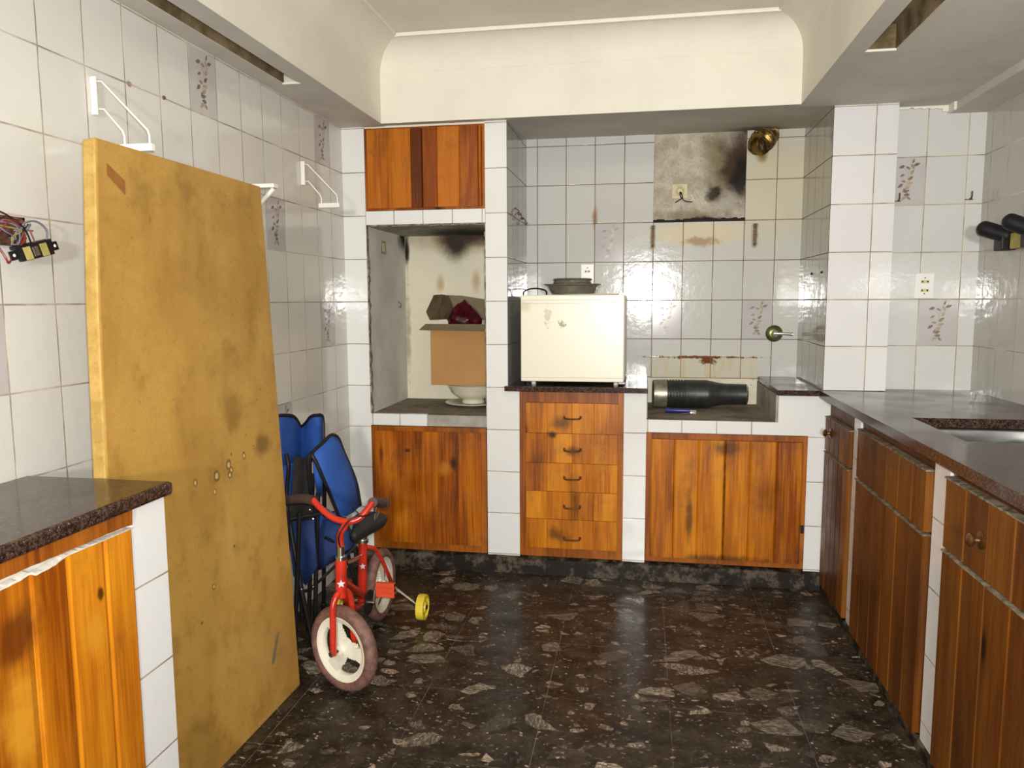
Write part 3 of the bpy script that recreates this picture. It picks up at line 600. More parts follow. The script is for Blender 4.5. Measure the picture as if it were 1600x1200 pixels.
for i in range(rows-1):
    for j in (0, K-1): a = i*K+j; b.face((a, a+K, a+K+o_, a+o_))
for j in range(K-1):
    for i in (0, rows-1): a = i*K+j; b.face((a, a+1, a+1+o_, a+o_))
b.build('panel', [M['mdf'], M['mdfE']], t, bevel=.006)
def onboard(u, z, l=.001):
    for i in range(len(Lp)-1):
        if Lp[i][2] <= z <= Lp[i+1][2]+.01:
            k = (z-Lp[i][2])/(Lp[i+1][2]-Lp[i][2]); a = Vector(Lp[i]).lerp(Vector(Lp[i+1]), k); c = Vector(Rp[i]).lerp(Vector(Rp[i+1]), k); q = a.lerp(c, u); return Vector((q.x+l, q.y, z))
b = MB(); b.quad(onboard(.045, 1.590), onboard(.125, 1.560), onboard(.125, 1.528), onboard(.045, 1.565)); b.build('tape', M['tapeB'], t, solid=.0006)
b = MB(); b.quad(onboard(.775, .155), onboard(.80, .155), onboard(.855, .235), onboard(.835, .235)); b.build('tape', M['tapeG'], t, solid=.0006)
# ------------------------------------------------------------------ folding brackets on left wall
def fbracket(y, label):
    t = thing('folding_bracket', (-1.39, y, 1.76), label, 'bracket', None)
    b = MB(); b.box((-1.3895, y-.010, 1.754), (-1.384, y+.010, 1.848)); b.box((-1.3845, y-.010, 1.754), (-1.372, y-.007, 1.848)); b.build('wall_plate', M['white'], t, bevel=.001)
    b = MB(); b.tube([(-1.378, y, 1.838), (-1.362, y, 1.836), (-1.242, y, 1.712), (-1.238, y, 1.700), (-1.238, y, 1.678)], .0028, 8); b.build('rod', M['white'], t, smooth=True)
    b = MB(); b.tube([(-1.378, y, 1.770), (-1.360, y, 1.768), (-1.312, y, 1.712), (-1.308, y, 1.700), (-1.308, y, 1.678)], .0028, 8); b.build('rod', M['white'], t, smooth=True)
    b = MB(); b.box((-1.318, y-.008, 1.660), (-1.228, y+.008, 1.679)); b.build('bar', M['white'], t, bevel=.002)
    for z in (1.835, 1.775): b = MB(); b.lathe([(.0045, 0), (.0045, .002), (.002, .003)], (-1.384, y, z), (1, 0, 0), 10); b.build('screw', M['rust'], t)
    return t
fbracket(1.785, 'white folding wall bracket above the left end of the leaning board')
fbracket(2.985, 'white folding wall bracket near the back left corner, clear of the board')
t = thing('shelf_bracket', (-1.39, 2.36, 1.55), 'white shelf bracket poking out at the top right corner of the leaning board', 'bracket')
b = MB(); b.box((-1.3895, 2.35, 1.50), (-1.384, 2.378, 1.665)); b.build('wall_plate', M['white'], t)
b = MB(); b.box((-1.384, 2.35, 1.650), (-1.192, 2.378, 1.662)); b.build('arm', M['white'], t)
b = MB(); b.tube([(-1.384, 2.364, 1.515), (-1.26, 2.364, 1.59), (-1.2, 2.364, 1.648)], .007, 8); b.build('brace', M['white'], t, smooth=True)
# ------------------------------------------------------------------ fridge
t = thing('mini_fridge', (-.315, 3.68, .887), 'small cream fridge with rust-stained door on the granite worktop', 'fridge')
b = MB(); b.box((-.550, 3.492, .908), (-.080, 3.90, 1.300)); b.build('body', M['fridgeB'], t, bevel=.006)
b = MB(); b.box((-.556, 3.450, .905), (-.082, 3.486, 1.303)); d = b.build('door', M['fridge'], t, bevel=.005)
for z in (1.279, 1.2635, .923): b = MB(); b.box((-.552, 3.4485, z), (-.086, 3.4498, z+.0014)); b.build('seam', M['fridgeS'], d)
b = MB(); b.box((-.545, 3.486, .915), (-.09, 3.492, 1.295)); b.build('gasket', M['fridgeS'], t)
b = MB(); b.tube([(-.139, 3.4485, 1.272), (-.136, 3.4485, 1.268), (-.133, 3.4485, 1.273), (-.130, 3.4485, 1.269), (-.126, 3.4485, 1.272), (-.121, 3.4485, 1.269), (-.116, 3.4485, 1.272)], .0008, 5, 3); b.build('emblem', M['mark'], d)
b = MB(); b.box((-.105, 3.46, 1.303), (-.078, 3.51, 1.309)); b.lathe([(.006, 0), (.006, .008), (.003, .010)], (-.089, 3.465, 1.303)); b.build('hinge', M['chrome'], t)
b = MB(); b.box((-.105, 3.455, .897), (-.078, 3.51, .905)); b.build('hinge', M['chrome'], t)
for x, y in ((-.505, 3.52), (-.12, 3.52), (-.505, 3.87), (-.12, 3.87)):
    b = MB(); b.lathe([(.011, 0), (.011, .008), (.008, .010), (.008, .022)], (x, y, .887), seg=14); b.build('foot', M['fridgeB'], t)
b = MB(); b.tube([(-.50, 3.90, 1.28), (-.49, 3.86, 1.325), (-.535, 3.78, 1.338), (-.575, 3.72, 1.325), (-.582, 3.70, 1.29), (-.580, 3.72, 1.1), (-.58, 3.74, .90)], .004, 8, 8); b.build('power_cord', M['blk'], t, smooth=True)
# dishes on the fridge
zf = 1.3005
b = MB(); b.lathe([(.02, .0), (.135, 0), (.150, .005), (.151, .007), (.135, .003), (.02, .002)], (-.245, 3.66, zf), seg=40); tag(b.build('plate', M['china'], loc=(-.245, 3.66, zf), smooth=True), 'thin pale plate lying lowest of the dishes on the fridge top', 'plate')
b = MB(); cx, cy = -.335, 3.66; zp = zf+.0075
wv = lambda a, i: 1+(.03*math.cos(4*a) if i in (3, 4, 5) else 0)
b.lathe([(.02, 0), (.098, 0), (.112, .018), (.122, .036), (.142, .044), (.143, .047), (.120, .040), (.107, .018), (.095, .003), (.02, .003)], (cx, cy, zp), seg=48, wob=wv)
tag(b.build('serving_dish', M['smoke'], loc=(cx, cy, zp), smooth=True), 'wide smoked-glass dish with a flared rim on top of the fridge', 'dish')
b = MB(); zq = zp+.0035; pr = [(.02, 0), (.080, 0)]
for k in range(4): z = .014+k*.0155; pr += [(.088, z), (.092 + (.004 if k == 3 else 0), z+.004), (.089, z+.010)]
pr += [(.084, .069), (.02, .065)]
b.lathe(pr, (cx-.002, cy, zq), seg=40, wob=lambda a, i: 1+.012*math.sin(7*a+i))
tag(b.build('dish_stack', M['smokeD'], loc=(cx, cy, zq), smooth=True), 'dull grey-brown ridged bowl nested inside the smoked-glass dish on the fridge', 'bowl')
# ------------------------------------------------------------------ niche contents
b = MB(); b.lathe([(.02, 0), (.085, 0), (.095, .006), (.145, .013), (.146, .016), (.09, .010), (.02, .006)], (-.862, 3.80, .742), seg=44); tag(b.build('plate', M['china'], loc=(-.862, 3.80, .742), smooth=True), 'cream china plate under the bowl in the niche', 'plate')
b = MB(); zb_ = .7525; b.lathe([(.02, 0), (.058, 0), (.060, .010), (.052, .018), (.080, .030), (.112, .055), (.130, .090), (.134, .094), (.130, .096), (.124, .091), (.105, .056), (.07, .030), (.02, .024)], (-.862, 3.80, zb_), seg=44); tag(b.build('bowl', M['china'], loc=(-.862, 3.80, zb_), smooth=True), 'deep cream footed china bowl holding up the cardboard box in the niche', 'bowl')
t = thing('cardboard_box', (-.895, 3.82, .849), 'open brown cardboard box resting on the bowl in the niche', 'box')
bx0, bx1, by0, by1, bz0, bz1 = -1.068, -.724, 3.735, 3.975, .8495, 1.150
b = MB(); k = .004
b.box((bx0, by0, bz0), (bx1, by0+k, bz1)); b.box((bx0, by1-k, bz0), (bx1, by1, bz1)); b.box((bx0, by0+k, bz0), (bx0+k, by1-k, bz1)); b.box((bx1-k, by0+k, bz0), (bx1, by1-k, bz1)); b.box((bx0+k, by0+k, bz0), (bx1-k, by1-k, bz0+k)); b.build('body', M['card'], t)
b = MB(); b.sheet([[(bx0, by0, bz1), (bx1, by0, bz1)], [(bx0-.012, by0-.045, bz1+.012), (bx1+.004, by0-.045, bz1+.010)], [(bx0-.034, by0-.082, bz1-.015), (bx1+.010, by0-.080, bz1-.022)]]); b.build('flap', M['cardI'], t, solid=.003)
b = MB(); b.sheet([[aY(672, 500, 3.755), aY(690, 499, 3.85), aY(706, 498, 3.95)], [aY(666, 487, 3.76), aY(688, 481, 3.85), aY(708, 481, 3.95)], [aY(678, 461, 3.80), aY(690, 460, 3.86), aY(701, 462, 3.94)]]); b.build('flap', M['cardD'], t, solid=.003)
b = MB(); b.sheet([[aY(698, 500, 3.968), aY(730, 500, 3.968), aY(768, 500, 3.968)], [aY(698, 480, 3.972), aY(730, 480, 3.972), aY(768, 482, 3.972)], [aY(699, 461, 3.975), aY(722, 462, 3.975), aY(766, 469, 3.975)]]); b.build('flap', M['cardI'], t, solid=.003)
def blob(cx, cy, cz, rx, ry, rz_, seed, peak=0, n=28, m=14):
    rr = random.Random(seed); ph = [rr.uniform(0, 6.3) for _ in range(8)]; rings = []
    for i in range(m+1):
        el = -math.pi/2+math.pi*i/m; ring = []
        for j in range(n):
            a = 2*math.pi*j/n; q = 1+.10*math.sin(3*a+ph[0]+2*el)+.07*math.sin(7*a+ph[1]-3*el)+.05*math.sin(11*a+ph[2]+5*el)+.05*math.sin(5*el+ph[3]+2*a)
            z = math.sin(el)*q; c = math.cos(el)
            if z > 0 and peak: c *= (1-.35*z*peak)
            ring.append((cx+rx*c*math.cos(a)*q, cy+ry*c*math.sin(a)*q, cz+rz_*z))
        rings.append(ring)
    return rings
b = MB(); b.loft(blob(-.912, 3.82, 1.185, .088, .065, .085, 3, 1.6)); tag(b.build('plastic_bag', M['redbag'], loc=(-.9, 3.82, 1.1), smooth=True), 'crumpled dark red plastic bag peaking out of the cardboard box', 'bag')
b = MB(); b.loft(blob(-.768, 3.84, 1.155, .034, .065, .070, 5, .6)); tag(b.build('plastic_bag', M['blkbag'], loc=(-.77, 3.84, 1.1), smooth=True), 'dark bag in the right end of the cardboard box, beside the red bag', 'bag')
t = thing('switch_box', (-1.279, 3.645, 1.51), 'small recessed switch on the left inner wall of the niche', 'switch')
b = MB(); b.box((-1.2795, 3.610, 1.512), (-1.2765, 3.682, 1.575)); b.build('plate', M['cementL'], t, bevel=.001)
b = MB(); b.box((-1.2765, 3.630, 1.524), (-1.2750, 3.665, 1.565)); b.build('rocker', M['ivory'], t)
b = MB(); y = 3.86; b.tube([(-1.279, y, 1.275), (-1.268, y, 1.268), (-1.262, y, 1.255), (-1.268, y, 1.242), (-1.274, y, 1.25)], .0022, 6, 4); tag(b.build('wall_hook', M['rust'], loc=(-1.279, y, 1.25)), 'tiny bent wire hook on the left inner wall of the niche', 'hook')
# ------------------------------------------------------------------ hooks and nails
for i, y in enumerate((3.64, 3.72, 3.84)):
    z = 1.705-.012*i; b = MB(); b.tube([(-.610, y, z+.012), (-.598, y, z+.006), (-.592, y, z-.006), (-.596, y, z-.016), (-.588, y, z-.020), (-.582, y, z-.010)], .0026, 6, 4); b.lathe([(.006, 0), (.005, .002)], (-.610, y, z+.012), (1, 0, 0), 10)
    tag(b.build('wall_hook', M['rust'], loc=(-.610, y, z)), 'rusty hook on the dark side wall of the recess, '+('nearest the front edge', 'middle of the three', 'deepest of the three')[i], 'hook', 'hooks on the recess side wall')
for x, lab in ((1.061, 'rusty nail under the higher flowered tile on the right'), (1.342, 'rusty nail near the back right corner, level with the flowered tile foot')):
    b = MB(); b.tube([(x, 3.51, 1.693), (x, 3.494, 1.692), (x, 3.488, 1.702), (x, 3.488, 1.722)], .0032, 6); b.box((x-.018, 3.5075, 1.688), (x+.012, 3.5098, 1.692)); tag(b.build('nail', M['rust'], loc=(x, 3.51, 1.70)), lab, 'nail')
for x, z in ((.79, 1.345),):
    pass
for y, z, lab in ((3.52, 1.395, 'dark screw in the right recess side wall, the one nearer the front edge'), (3.72, 1.395, 'dark screw in the right recess side wall, the one deeper in')):
    b = MB(); b.lathe([(.006, 0), (.006, .003), (.003, .006)], (.769, y, z), (-1, 0, 0), 10); tag(b.build('screw', M['blk'], loc=(.769, y, z)), lab, 'screw')
b = MB(); b.lathe([(.006, 0), (.005, .004), (.002, .005)], (-1.39, 2.08, 1.873), (1, 0, 0), 10); tag(b.build('screw', M['rust'], loc=(-1.39, 2.08, 1.873)), 'rusty screw head in the left wall, right of the first folding bracket', 'screw')
# ------------------------------------------------------------------ electrical
def socket(name, x0, x1, z0, z1, y, pins, label):
    t = thing(name, ((x0+x1)/2, y, (z0+z1)/2), label, 'socket')
    b = MB(); b.box((x0, y-.007, z0), (x1, y, z1)); b.build('plate', M['plate'], t, bevel=.002)
    for px, pz, w_, h_ in pins:
        b = MB(); b.box((px-w_, y-.0085, pz-h_), (px+w_, y-.007, pz+h_)); ins = b.build('insert', M['ivory'], t)
        for q in (-.65, .65): b = MB(); b.box((px+w_*(q-.2), y-.0092, pz-h_*.5), (px+w_*(q+.2), y-.0086, pz+h_*.5)); b.build('pin_hole', M['blk'], ins)
    for zz_ in (z1-.020, z0+.020): b = MB(); b.lathe([(.003, 0), (.002, .001)], ((x0+x1)/2, y-.007, zz_), (0, -1, 0), 8); b.build('screw', M['rust'], t)
socket('wall_socket', -.323, -.255, 1.352, 1.465, 4.0, [(-.289, 1.427, .014, .006)], 'white wall socket on the tiles just above the dishes on the fridge')
socket('wall_socket', 1.146, 1.221, 1.279, 1.386, 3.51, [(1.184, 1.350, .016, .0065), (1.184, 1.313, .016, .0065)], 'white double wall socket right of the tiled block, above the flowered tile')
t = thing('old_socket', (.176, 4.01, 1.79), 'yellowed broken socket with loose wires in the bare plaster patch', 'socket')
b = MB(); x0, x1, z0, z1, yy = .138, .212, 1.790, 1.860, 4.013
for a, c in (((x0, yy-.008, z0), (x1, yy, z0+.008)), ((x0, yy-.008, z1-.008), (x1, yy, z1)), ((x0, yy-.008, z0+.008), (x0+.008, yy, z1-.008)), ((x1-.008, yy-.008, z0+.008), (x1, yy, z1-.008)), ((x0, yy-.002, z0), (x1, yy+.0005, z1))): b.box(a, c)
b.build('box', M['ivory'], t)
b = MB(); b.lathe([(.022, 0), (.024, .006), (.017, .009), (.012, .003), (.003, .003)], (.176, yy-.002, 1.826), (0, -1, 0), 24); b.build('ring', M['ivory'], t, smooth=True)
for pts in ([(.176, 4.008, 1.822), (.178, 3.995, 1.80), (.184, 4.0, 1.788), (.165, 3.998, 1.776), (.152, 4.0, 1.768)], [(.18, 4.008, 1.822), (.188, 3.996, 1.80), (.192, 3.998, 1.782), (.212, 3.997, 1.772), (.236, 3.998, 1.770)]):
    b = MB(); b.tube(pts, .0028, 6, 5); b.build('wire', M['blk'], t, smooth=True)
b = MB(); b.tube([(.228, 4.006, 1.808), (.240, 3.998, 1.785), (.222, 4.004, 1.770)], .0025, 6, 5); b.build('wire', M['plate'], t, smooth=True)
# rusty keyhole slots in wall
for x0, x1, lab in ((.030, .057, 'rusty vertical slot in the tiles under the left corner of the bare patch'), (.531, .563, 'rusty vertical slot in the tiles right of the bare patch')):
    t = thing('wall_slot', ((x0+x1)/2, 4.0, 1.53), lab, 'wall slot', None)
    c = (x0+x1)/2; rr_ = (x1-x0)/2; zc0, zc1 = 1.535+rr_, 1.662-rr_*.4
    pr = lambda r: [(c+r*math.cos(a), zc0+r*math.sin(a)) for a in [math.pi+math.pi*i/8 for i in range(9)]]+[(c+r, zc1), (c-r, zc1)]
    b = MB(); b.prism([(x, 3.9992, z) for x, z in pr(rr_)], (0, -.003, 0)); b.build('collar', plain('rust_rim', (.40, .36, .27), .7, var=.3, vs=60), t)
    b = MB(); b.prism([(x, 3.9960, z if z > zc0 else z+.003) for x, z in pr(rr_*.55)], (0, -.0008, 0)); b.build('recess', M['rust'], t)
# valve
t = thing('gas_valve', (.657, 4.0, 1.066), 'round olive wall valve with a chrome lever pointing right', 'valve')
b = MB(); b.lathe([(.041, 0), (.042, .006), (.036, .012), (.024, .016), (.018, .017)], (.655, 4.0, 1.106), (0, -1, 0), 32); b.build('rosette', M['green'], t, smooth=True)
b = MB(); b.lathe([(.016, .0), (.016, .014), (.011, .018), (.009, .03), (.004, .032)], (.655, 3.985, 1.106), (0, -1, 0), 20); b.build('stem', M['chrome'], t, smooth=True)
b = MB(); b.tube([(.655, 3.958, 1.106), (.690, 3.955, 1.107), (.725, 3.953, 1.105), (.737, 3.953, 1.104)], [.006, .010], 10, 3); b.build('lever', M['chrome'], t, smooth=True)
# exhaust duct
t = thing('exhaust_duct', (.57, 3.95, 2.03), 'crumpled greasy brass duct end sticking out at the soffit above the patch', 'duct')
b = MB(); p0 = Vector((.600, 4.01, 2.090)); ax = Vector((-.45, -.62, -.50)).normalized(); pr = []
for i in range(15): h = i*.0085; pr.append((.050+.006*math.sin(i*1.9), h))
pr += [(.040, .119), (.030, .08), (.01, .075)]
b.lathe(pr, p0, ax, 26, wob=lambda a, i: 1+.07*math.sin(3*a+i*.6)+.03*math.sin(8*a-i)); b.build('pipe', M['brass'], t, smooth=True)
b = MB(); c = p0+ax*.06
pts = []
for k in range(33): a = 2*math.pi*k/32; u = ax.orthogonal().normalized(); v = ax.cross(u); pts.append(c+(u*math.cos(a)+v*math.sin(a))*.0575)
b.tube(pts, .004, 6); b.build('clamp', M['rust'], t, smooth=True)
b = MB(); b.loft(blob(.560, 3.95, 2.030, .016, .014, .030, 9)); b.build('grease_lump', plain('grease', (.05, .028, .01), .35), t, smooth=True)
# ------------------------------------------------------------------ hose on the ledge
t = thing('vent_hose', (.3, 3.78, .744), 'black ribbed vent hose with a tarnished metal end lying on the sunken ledge', 'hose')
r0 = .070; cy, cz = 3.80, .744+.071; A = Vector((1, .03, 0)).normalized(); ax0 = Vector((.052, cy, cz))
b = MB(); b.lathe([(.02, .0), (.060, 0), (.068, .006), (.0695, .03), (.0695, .075), (.062, .076)], ax0, A, 36); tag(b.build('collar', M['can'], t, smooth=True), 'tarnished metal collar')
b = MB(); pr = [(.03, .066), (.069, .066)]
for k in range(6): h = .072+k*.014; pr += [(.0705, h), (.0700, h+.003), (.0655, h+.006), (.0655, h+.010), (.0700, h+.0125)]
pr += [(.0690, .165), (.0685, .26), (.0690, .262), (.066, .275), (.058, .31), (.052, .345), (.050, .44), (.0515, .452), (.046, .456), (.02, .45)]
b.lathe(pr, ax0, A, 36); b.build('tube', M['duct'], t, smooth=True)
b = MB(); c = ax0+A*.452+Vector((0, 0, -.0)); u = Vector((0, 1, 0)); pts = [c+Vector((0, math.cos(a), math.sin(a)))*.050 for a in [2*math.pi*k/32 for k in range(33)]]; b.tube(pts, .0028, 6); b.build('end_ring', M['chrome'], t, smooth=True)
t = thing('utility_knife', (.2, 3.62, .744), 'dark blue handled knife lying on the ledge in front of the hose', 'knife')
b = MB(); b.tube([(.115, 3.64, .756), (.16, 3.63, .756), (.215, 3.625, .756), (.238, 3.62, .756)], [.012, .009], 10, 3); b.build('handle', M['bluepl'], t, smooth=True)
b = MB(); b.prism([(.10, 3.535, .747), (.235, 3.607, .750), (.240, 3.598, .750)], (0, 0, .0015)); b.box((.225, 3.60, .745), (.252, 3.625, .763)); b.build('blade', M['chrome'], t)
# ------------------------------------------------------------------ black holders on the right wall
def holder(y, z, label, tip):
    t = thing('wall_holder', (1.39, y, z), label, 'wall holder', None)
    b = MB(); b.box((1.335, y-.040, z-.052), (1.3895, y+.030, z+.012)); b.build('base', M['blk'], t, bevel=.005)
    p = Vector((1.36, y-.02, z+.004)); q = p+Vector(tip)
    d = (q-p); b = MB(); n = 8; path = []; rad = []
    for k in range(7): a = math.pi/2*k/6; path.append(p-d.normalized()*.030*math.cos(a)*.9); rad.append(max(.030*math.sin(a), .003))
    for k in range(1, 4): path.append(p.lerp(q, k/4)); rad.append(.030)
    for k in range(7): a = math.pi/2*k/6; path.append(q+d.normalized()*.030*math.sin(a)*.9); rad.append(max(.030*math.cos(a), .003))
    b.tube(path, rad, 18); b.build('arm', M['blk'], t, smooth=True)
    return t
holder(3.215, 1.512, 'black rounded plastic wall holder on the right wall, the one nearer the back corner', (-.062, .045, .030))
holder(3.005, 1.512, 'black rounded plastic wall holder cut by the right photo edge', (-.062, .045, .036))
b = MB(); b.box((1.352, 3.045, 1.462), (1.3895, 3.150, 1.520)); tag(b.build('mounting_block', M['olive'], loc=(1.37, 3.10, 1.46), bevel=.003), 'dirty yellow block on the right wall between the two black holders', 'block')
# ------------------------------------------------------------------ torn-out switch on left wall
t = thing('junction_box', (-1.39, 1.41, 1.42), 'rusty open junction box with tangled wires at the left photo edge', 'junction box')
yb0, yb1, zb0, zb1 = 1.34, 1.525, 1.405, 1.470
b = MB()
for a, c in (((-1.3895, yb0, zb0), (-1.380, yb1, zb0+.006)), ((-1.3895, yb0, zb1-.006), (-1.380, yb1, zb1)), ((-1.3895, yb1-.006, zb0), (-1.380, yb1, zb1)), ((-1.3895, yb0, zb0), (-1.3885, yb1, zb1))): b.box(a, c)
b.build('box', plain('rust_box', (.13, .055, .035), .7, .3, var=.6, vs=50), t)
rw = random.Random(4)
for i, mt in enumerate(('wireR', 'wireP', 'wireG', 'blk', 'wireP', 'wireG', 'wireR', 'wireY', 'wireG', 'blk')):
    y0 = rw.uniform(1.40, 1.51); z0 = rw.uniform(1.415, 1.46); y1 = rw.uniform(1.48, 1.55); y1 -= .03; p = [(-1.388, y0, z0), (-1.36, y0+rw.uniform(-.03, .03), z0+rw.uniform(-.02, .02)), (-1.345, (y0+y1)/2+rw.uniform(-.03, .03), 1.43+rw.uniform(-.03, .03)), (-1.35, y1+rw.uniform(-.01, .02), 1.42+rw.uniform(-.01, .025)), (-1.353, y1, 1.405)]
    b = MB(); b.tube(p, .0018, 6, 6); b.build('wire', M[mt], t, smooth=True)
b = MB(); b.tube([(-1.37, 1.50, 1.43), (-1.36, 1.50, 1.455), (-1.355, 1.53, 1.462), (-1.352, 1.555, 1.445), (-1.353, 1.553, 1.420)], .0022, 6, 6); b.build('wire', M['wireG'], t, smooth=True)
b = MB(); b.tube([(-1.37, 1.42, 1.42), (-1.35, 1.43, 1.38), (-1.35, 1.44, 1.365), (-1.352, 1.455, 1.385)], .0022, 6, 6); b.build('wire', M['wireR'], t, smooth=True)
t = thing('loose_switch', (-1.35, 1.55, 1.36), 'black switch frame with two yellow inserts dangling from the wires on the left wall', 'switch')
def sw(u, v, l): # frame local: u along, v up
    u *= .78; v *= .80; o = Vector((-1.352, 1.513, 1.396)); U = Vector((.0, .98, .24)).normalized(); V = Vector((-.15, -.24, .98)).normalized(); N = U.cross(V)*-1
    return o+U*u+V*v+Vector((1, 0, 0))*l
def swbox(b, u0, u1, v0, v1, l0, l1): b.loft([[sw(u0, v0, l0), sw(u1, v0, l0), sw(u1, v1, l0), sw(u0, v1, l0)], [sw(u0, v0, l1), sw(u1, v0, l1), sw(u1, v1, l1), sw(u0, v1, l1)]])
b = MB(); swbox(b, -.090, .090, -.012, .012, 0, .004); swbox(b, -.062, .062, -.020, .020, -.002, .008); swbox(b, -.066, .070, .012, .022, -.010, .006); b.build('frame', M['blk'], t)
for u in (-.035, .028): b = MB(); swbox(b, u-.012, u+.012, -.019, .016, .008, .0105); b.build('insert', M['gold'], t)
for u in (-.012, .0): b = MB(); swbox(b, u, u+.006, -.014, .012, .008, .0100); b.build('contact', M['chrome'], t)
for u in (-.078, .078): b = MB(); b.lathe([(.004, 0), (.003, .001)], sw(u, 0, .004), (1, 0, 0), 8); b.build('screw_hole', M['plate'], t)
# ------------------------------------------------------------------ bicycle
t = thing('bicycle', (-.97, 2.5, 0), "child's red bicycle with cream wheels and yellow stabiliser wheel in front of the folded chairs", 'bicycle')
def wheel(name, c, n, rot):
    c = Vector(c); n = Vector(n).normalized(); b = MB()
    R, r = .1225, .0205; rings = []
    b.v = []; up = Vector((0, 0, 1)); e1 = (up-n*up.dot(n)).normalized(); e2 = n.cross(e1); NS, NT_ = 72, 14
    pts = []
    for i in range(NS):
        a = 2*math.pi*i/NS; d = e1*math.cos(a)+e2*math.sin(a)
        for j in range(NT_):
            q = 2*math.pi*j/NT_; kn = 1+(.07 if (i+(j % 2)) % 2 == 0 and math.cos(q) > .1 else 0); pts.append(c+d*(R+r*kn*math.cos(q))+n*(r*1.08*kn*math.sin(q)))
    b.v = pts
    for i in range(NS):
        for j in range(NT_): b.face((i*NT_+j, ((i+1) % NS)*NT_+j, ((i+1) % NS)*NT_+(j+1) % NT_, i*NT_+(j+1) % NT_))
    ty = b.build(name, M['tyre'], t, smooth=True)
    b = MB(); prof = [(.104, -.016), (.110, -.017), (.112, -.010), (.112, .010), (.110, .017), (.104, .016), (.088, .009), (.086, 0), (.088, -.009), (.104, -.016)]
    b.lathe(prof, c, n, 48, cap=False)
    NA, NR = 72, 8
    def hole(a, rr):
        a = (a-rot) % (2*math.pi/3)-math.pi/3
        return rr > .038 and rr < .086 and abs(a) < (.40+.34*min(1, (rr-.038)/.026))
    for i in range(NA):
        a0, a1 = 2*math.pi*i/NA, 2*math.pi*(i+1)/NA
        for j in range(NR):
            q0, q1 = .016+.072*j/NR, .016+.072*(j+1)/NR
            if hole((a0+a1)/2, (q0+q1)/2): continue
            def P_(a, q, s): return c+(e1*math.cos(a)+e2*math.sin(a))*q+n*s*(.009+.008*max(0, 1-q/.05))
            m = [P_(a0, q0, 1), P_(a1, q0, 1), P_(a1, q1, 1), P_(a0, q1, 1)]; l = [P_(a0, q0, -1), P_(a1, q0, -1), P_(a1, q1, -1), P_(a0, q1, -1)]
            b.quad(*m); b.quad(*reversed(l))
            for k_ in range(4): b.quad(m[k_], l[k_], l[(k_+1) % 4], m[(k_+1) % 4])
    b.lathe([(.006, -.026), (.017, -.024), (.018, 0), (.017, .024), (.006, .026)], c, n, 24)
    b.build('rim', M['rim'], ty)
    return ty
nf = Vector((-.40, -.916, 0)).normalized(); cf = Vector((-.955, 2.245, .145))
wheel('front_wheel', cf, nf, .52)
cr = Vector((-1.028, 2.80, .145)); nr = Vector((1, 0, 0)); wheel('rear_wheel', cr, nr, 0)
hd0 = aY(533, 921, 2.257); hd1 = aY(533, 874, 2.265); crown = aY(534, 929, 2.257)
b = MB()
for s in (1, -1):
    ax_ = cf+nf*.046*s; top = crown+nf*.040*s; b.tube([crown+Vector((0, 0, .012)), crown+nf*.022*s+Vector((0, 0, .004)), top+Vector((0, 0, -.028)), ax_.lerp(top, .55)+Vector((0, 0, .0)), ax_+Vector((0, 0, .012)), ax_+Vector((0, 0, -.006))], .0105, 12, 5)
b.tube([crown-Vector((0, 0, .008)), crown+Vector((0, 0, .02))], .016, 14); b.build('fork', M['red'], t, smooth=True)
b = MB(); b.tube([cf-nf*.058, cf+nf*.058], .005, 8); b.tube([cf+nf*.050, cf+nf*.058], .010, 6); b.tube([cf-nf*.058, cf-nf*.050], .010, 6); b.build('axle', M['rust'], t)
b = MB(); b.tube([hd0, hd1], .0185, 18); hb = b.build('head_tube', M['red'], t, smooth=True)
b = MB(); b.tube([hd1, hd1+Vector((0, 0, .012))], .019, 16); b.tube([hd1+Vector((0, 0, .01)), hd1+Vector((.0, 0, .045))], .0125, 14); b.build('headset', M['chrome'], t, smooth=True)
def star(c, n, r, par):
    n = Vector(n).normalized(); u = Vector((0, 0, 1)).cross(n).normalized(); v = Vector((0, 0, 1)); b = MB(); pts = []
    for k in range(10): a = math.pi/2+math.pi*k/5; q = r if k % 2 == 0 else r*.45; pts.append(Vector(c)+u*math.cos(a)*q+v*math.sin(a)*q)
    b.prism(pts, n*.0015); b.build('star_badge', M['star'], par)
toC = Vector((.38, -.92, 0)).normalized(); star(hd0.lerp(hd1, .25)+toC*.0178, toC, .014, hb)
gs = aY(532, 850, 2.27); gt = aY(541, 817, 2.27)
b = MB(); b.tube([hd1+Vector((0, 0, .03)), gs, aY(532, 835, 2.27), gt+Vector((-.006, 0, -.012)), gt], .0115, 12, 4); b.build('stem', M['red'], t, smooth=True)
bar = [aY(489, 781, 2.30), aY(500, 793, 2.29), aY(515, 806, 2.28), aY(530, 813, 2.275), gt+Vector((.01, .005, .004)), aY(560, 811, 2.285), aY(571, 800, 2.30), aY(582, 785, 2.32)]
b = MB(); b.tube(bar, .0105, 12, 4); b.build('handlebar', M['red'], t, smooth=True)
b = MB(); b.tube([bar[0]+(bar[0]-bar[1])*-.1, aY(470, 779, 2.315), aY(440, 783, 2.335)], .0165, 12, 3); b.build('grip', M['grip'], t, smooth=True)
b = MB(); b.tube([bar[-1], aY(590, 785, 2.38), aY(600, 787, 2.43)], .0165, 12, 3); b.tube([aY(600, 787, 2.43), aY(602, 787, 2.44)], .0185, 12); b.build('grip', M['grip'], t, smooth=True)
b = MB(); b.tube([aY(592, 800, 2.36), aY(585, 812, 2.34), aY(588, 792, 2.35)], .005, 8, 3); b.build('brake_lever', M['grip'], t, smooth=True)
sp0 = Vector((-1.018, 2.60, .385)); bbk = Vector((-1.022, 2.585, .160))
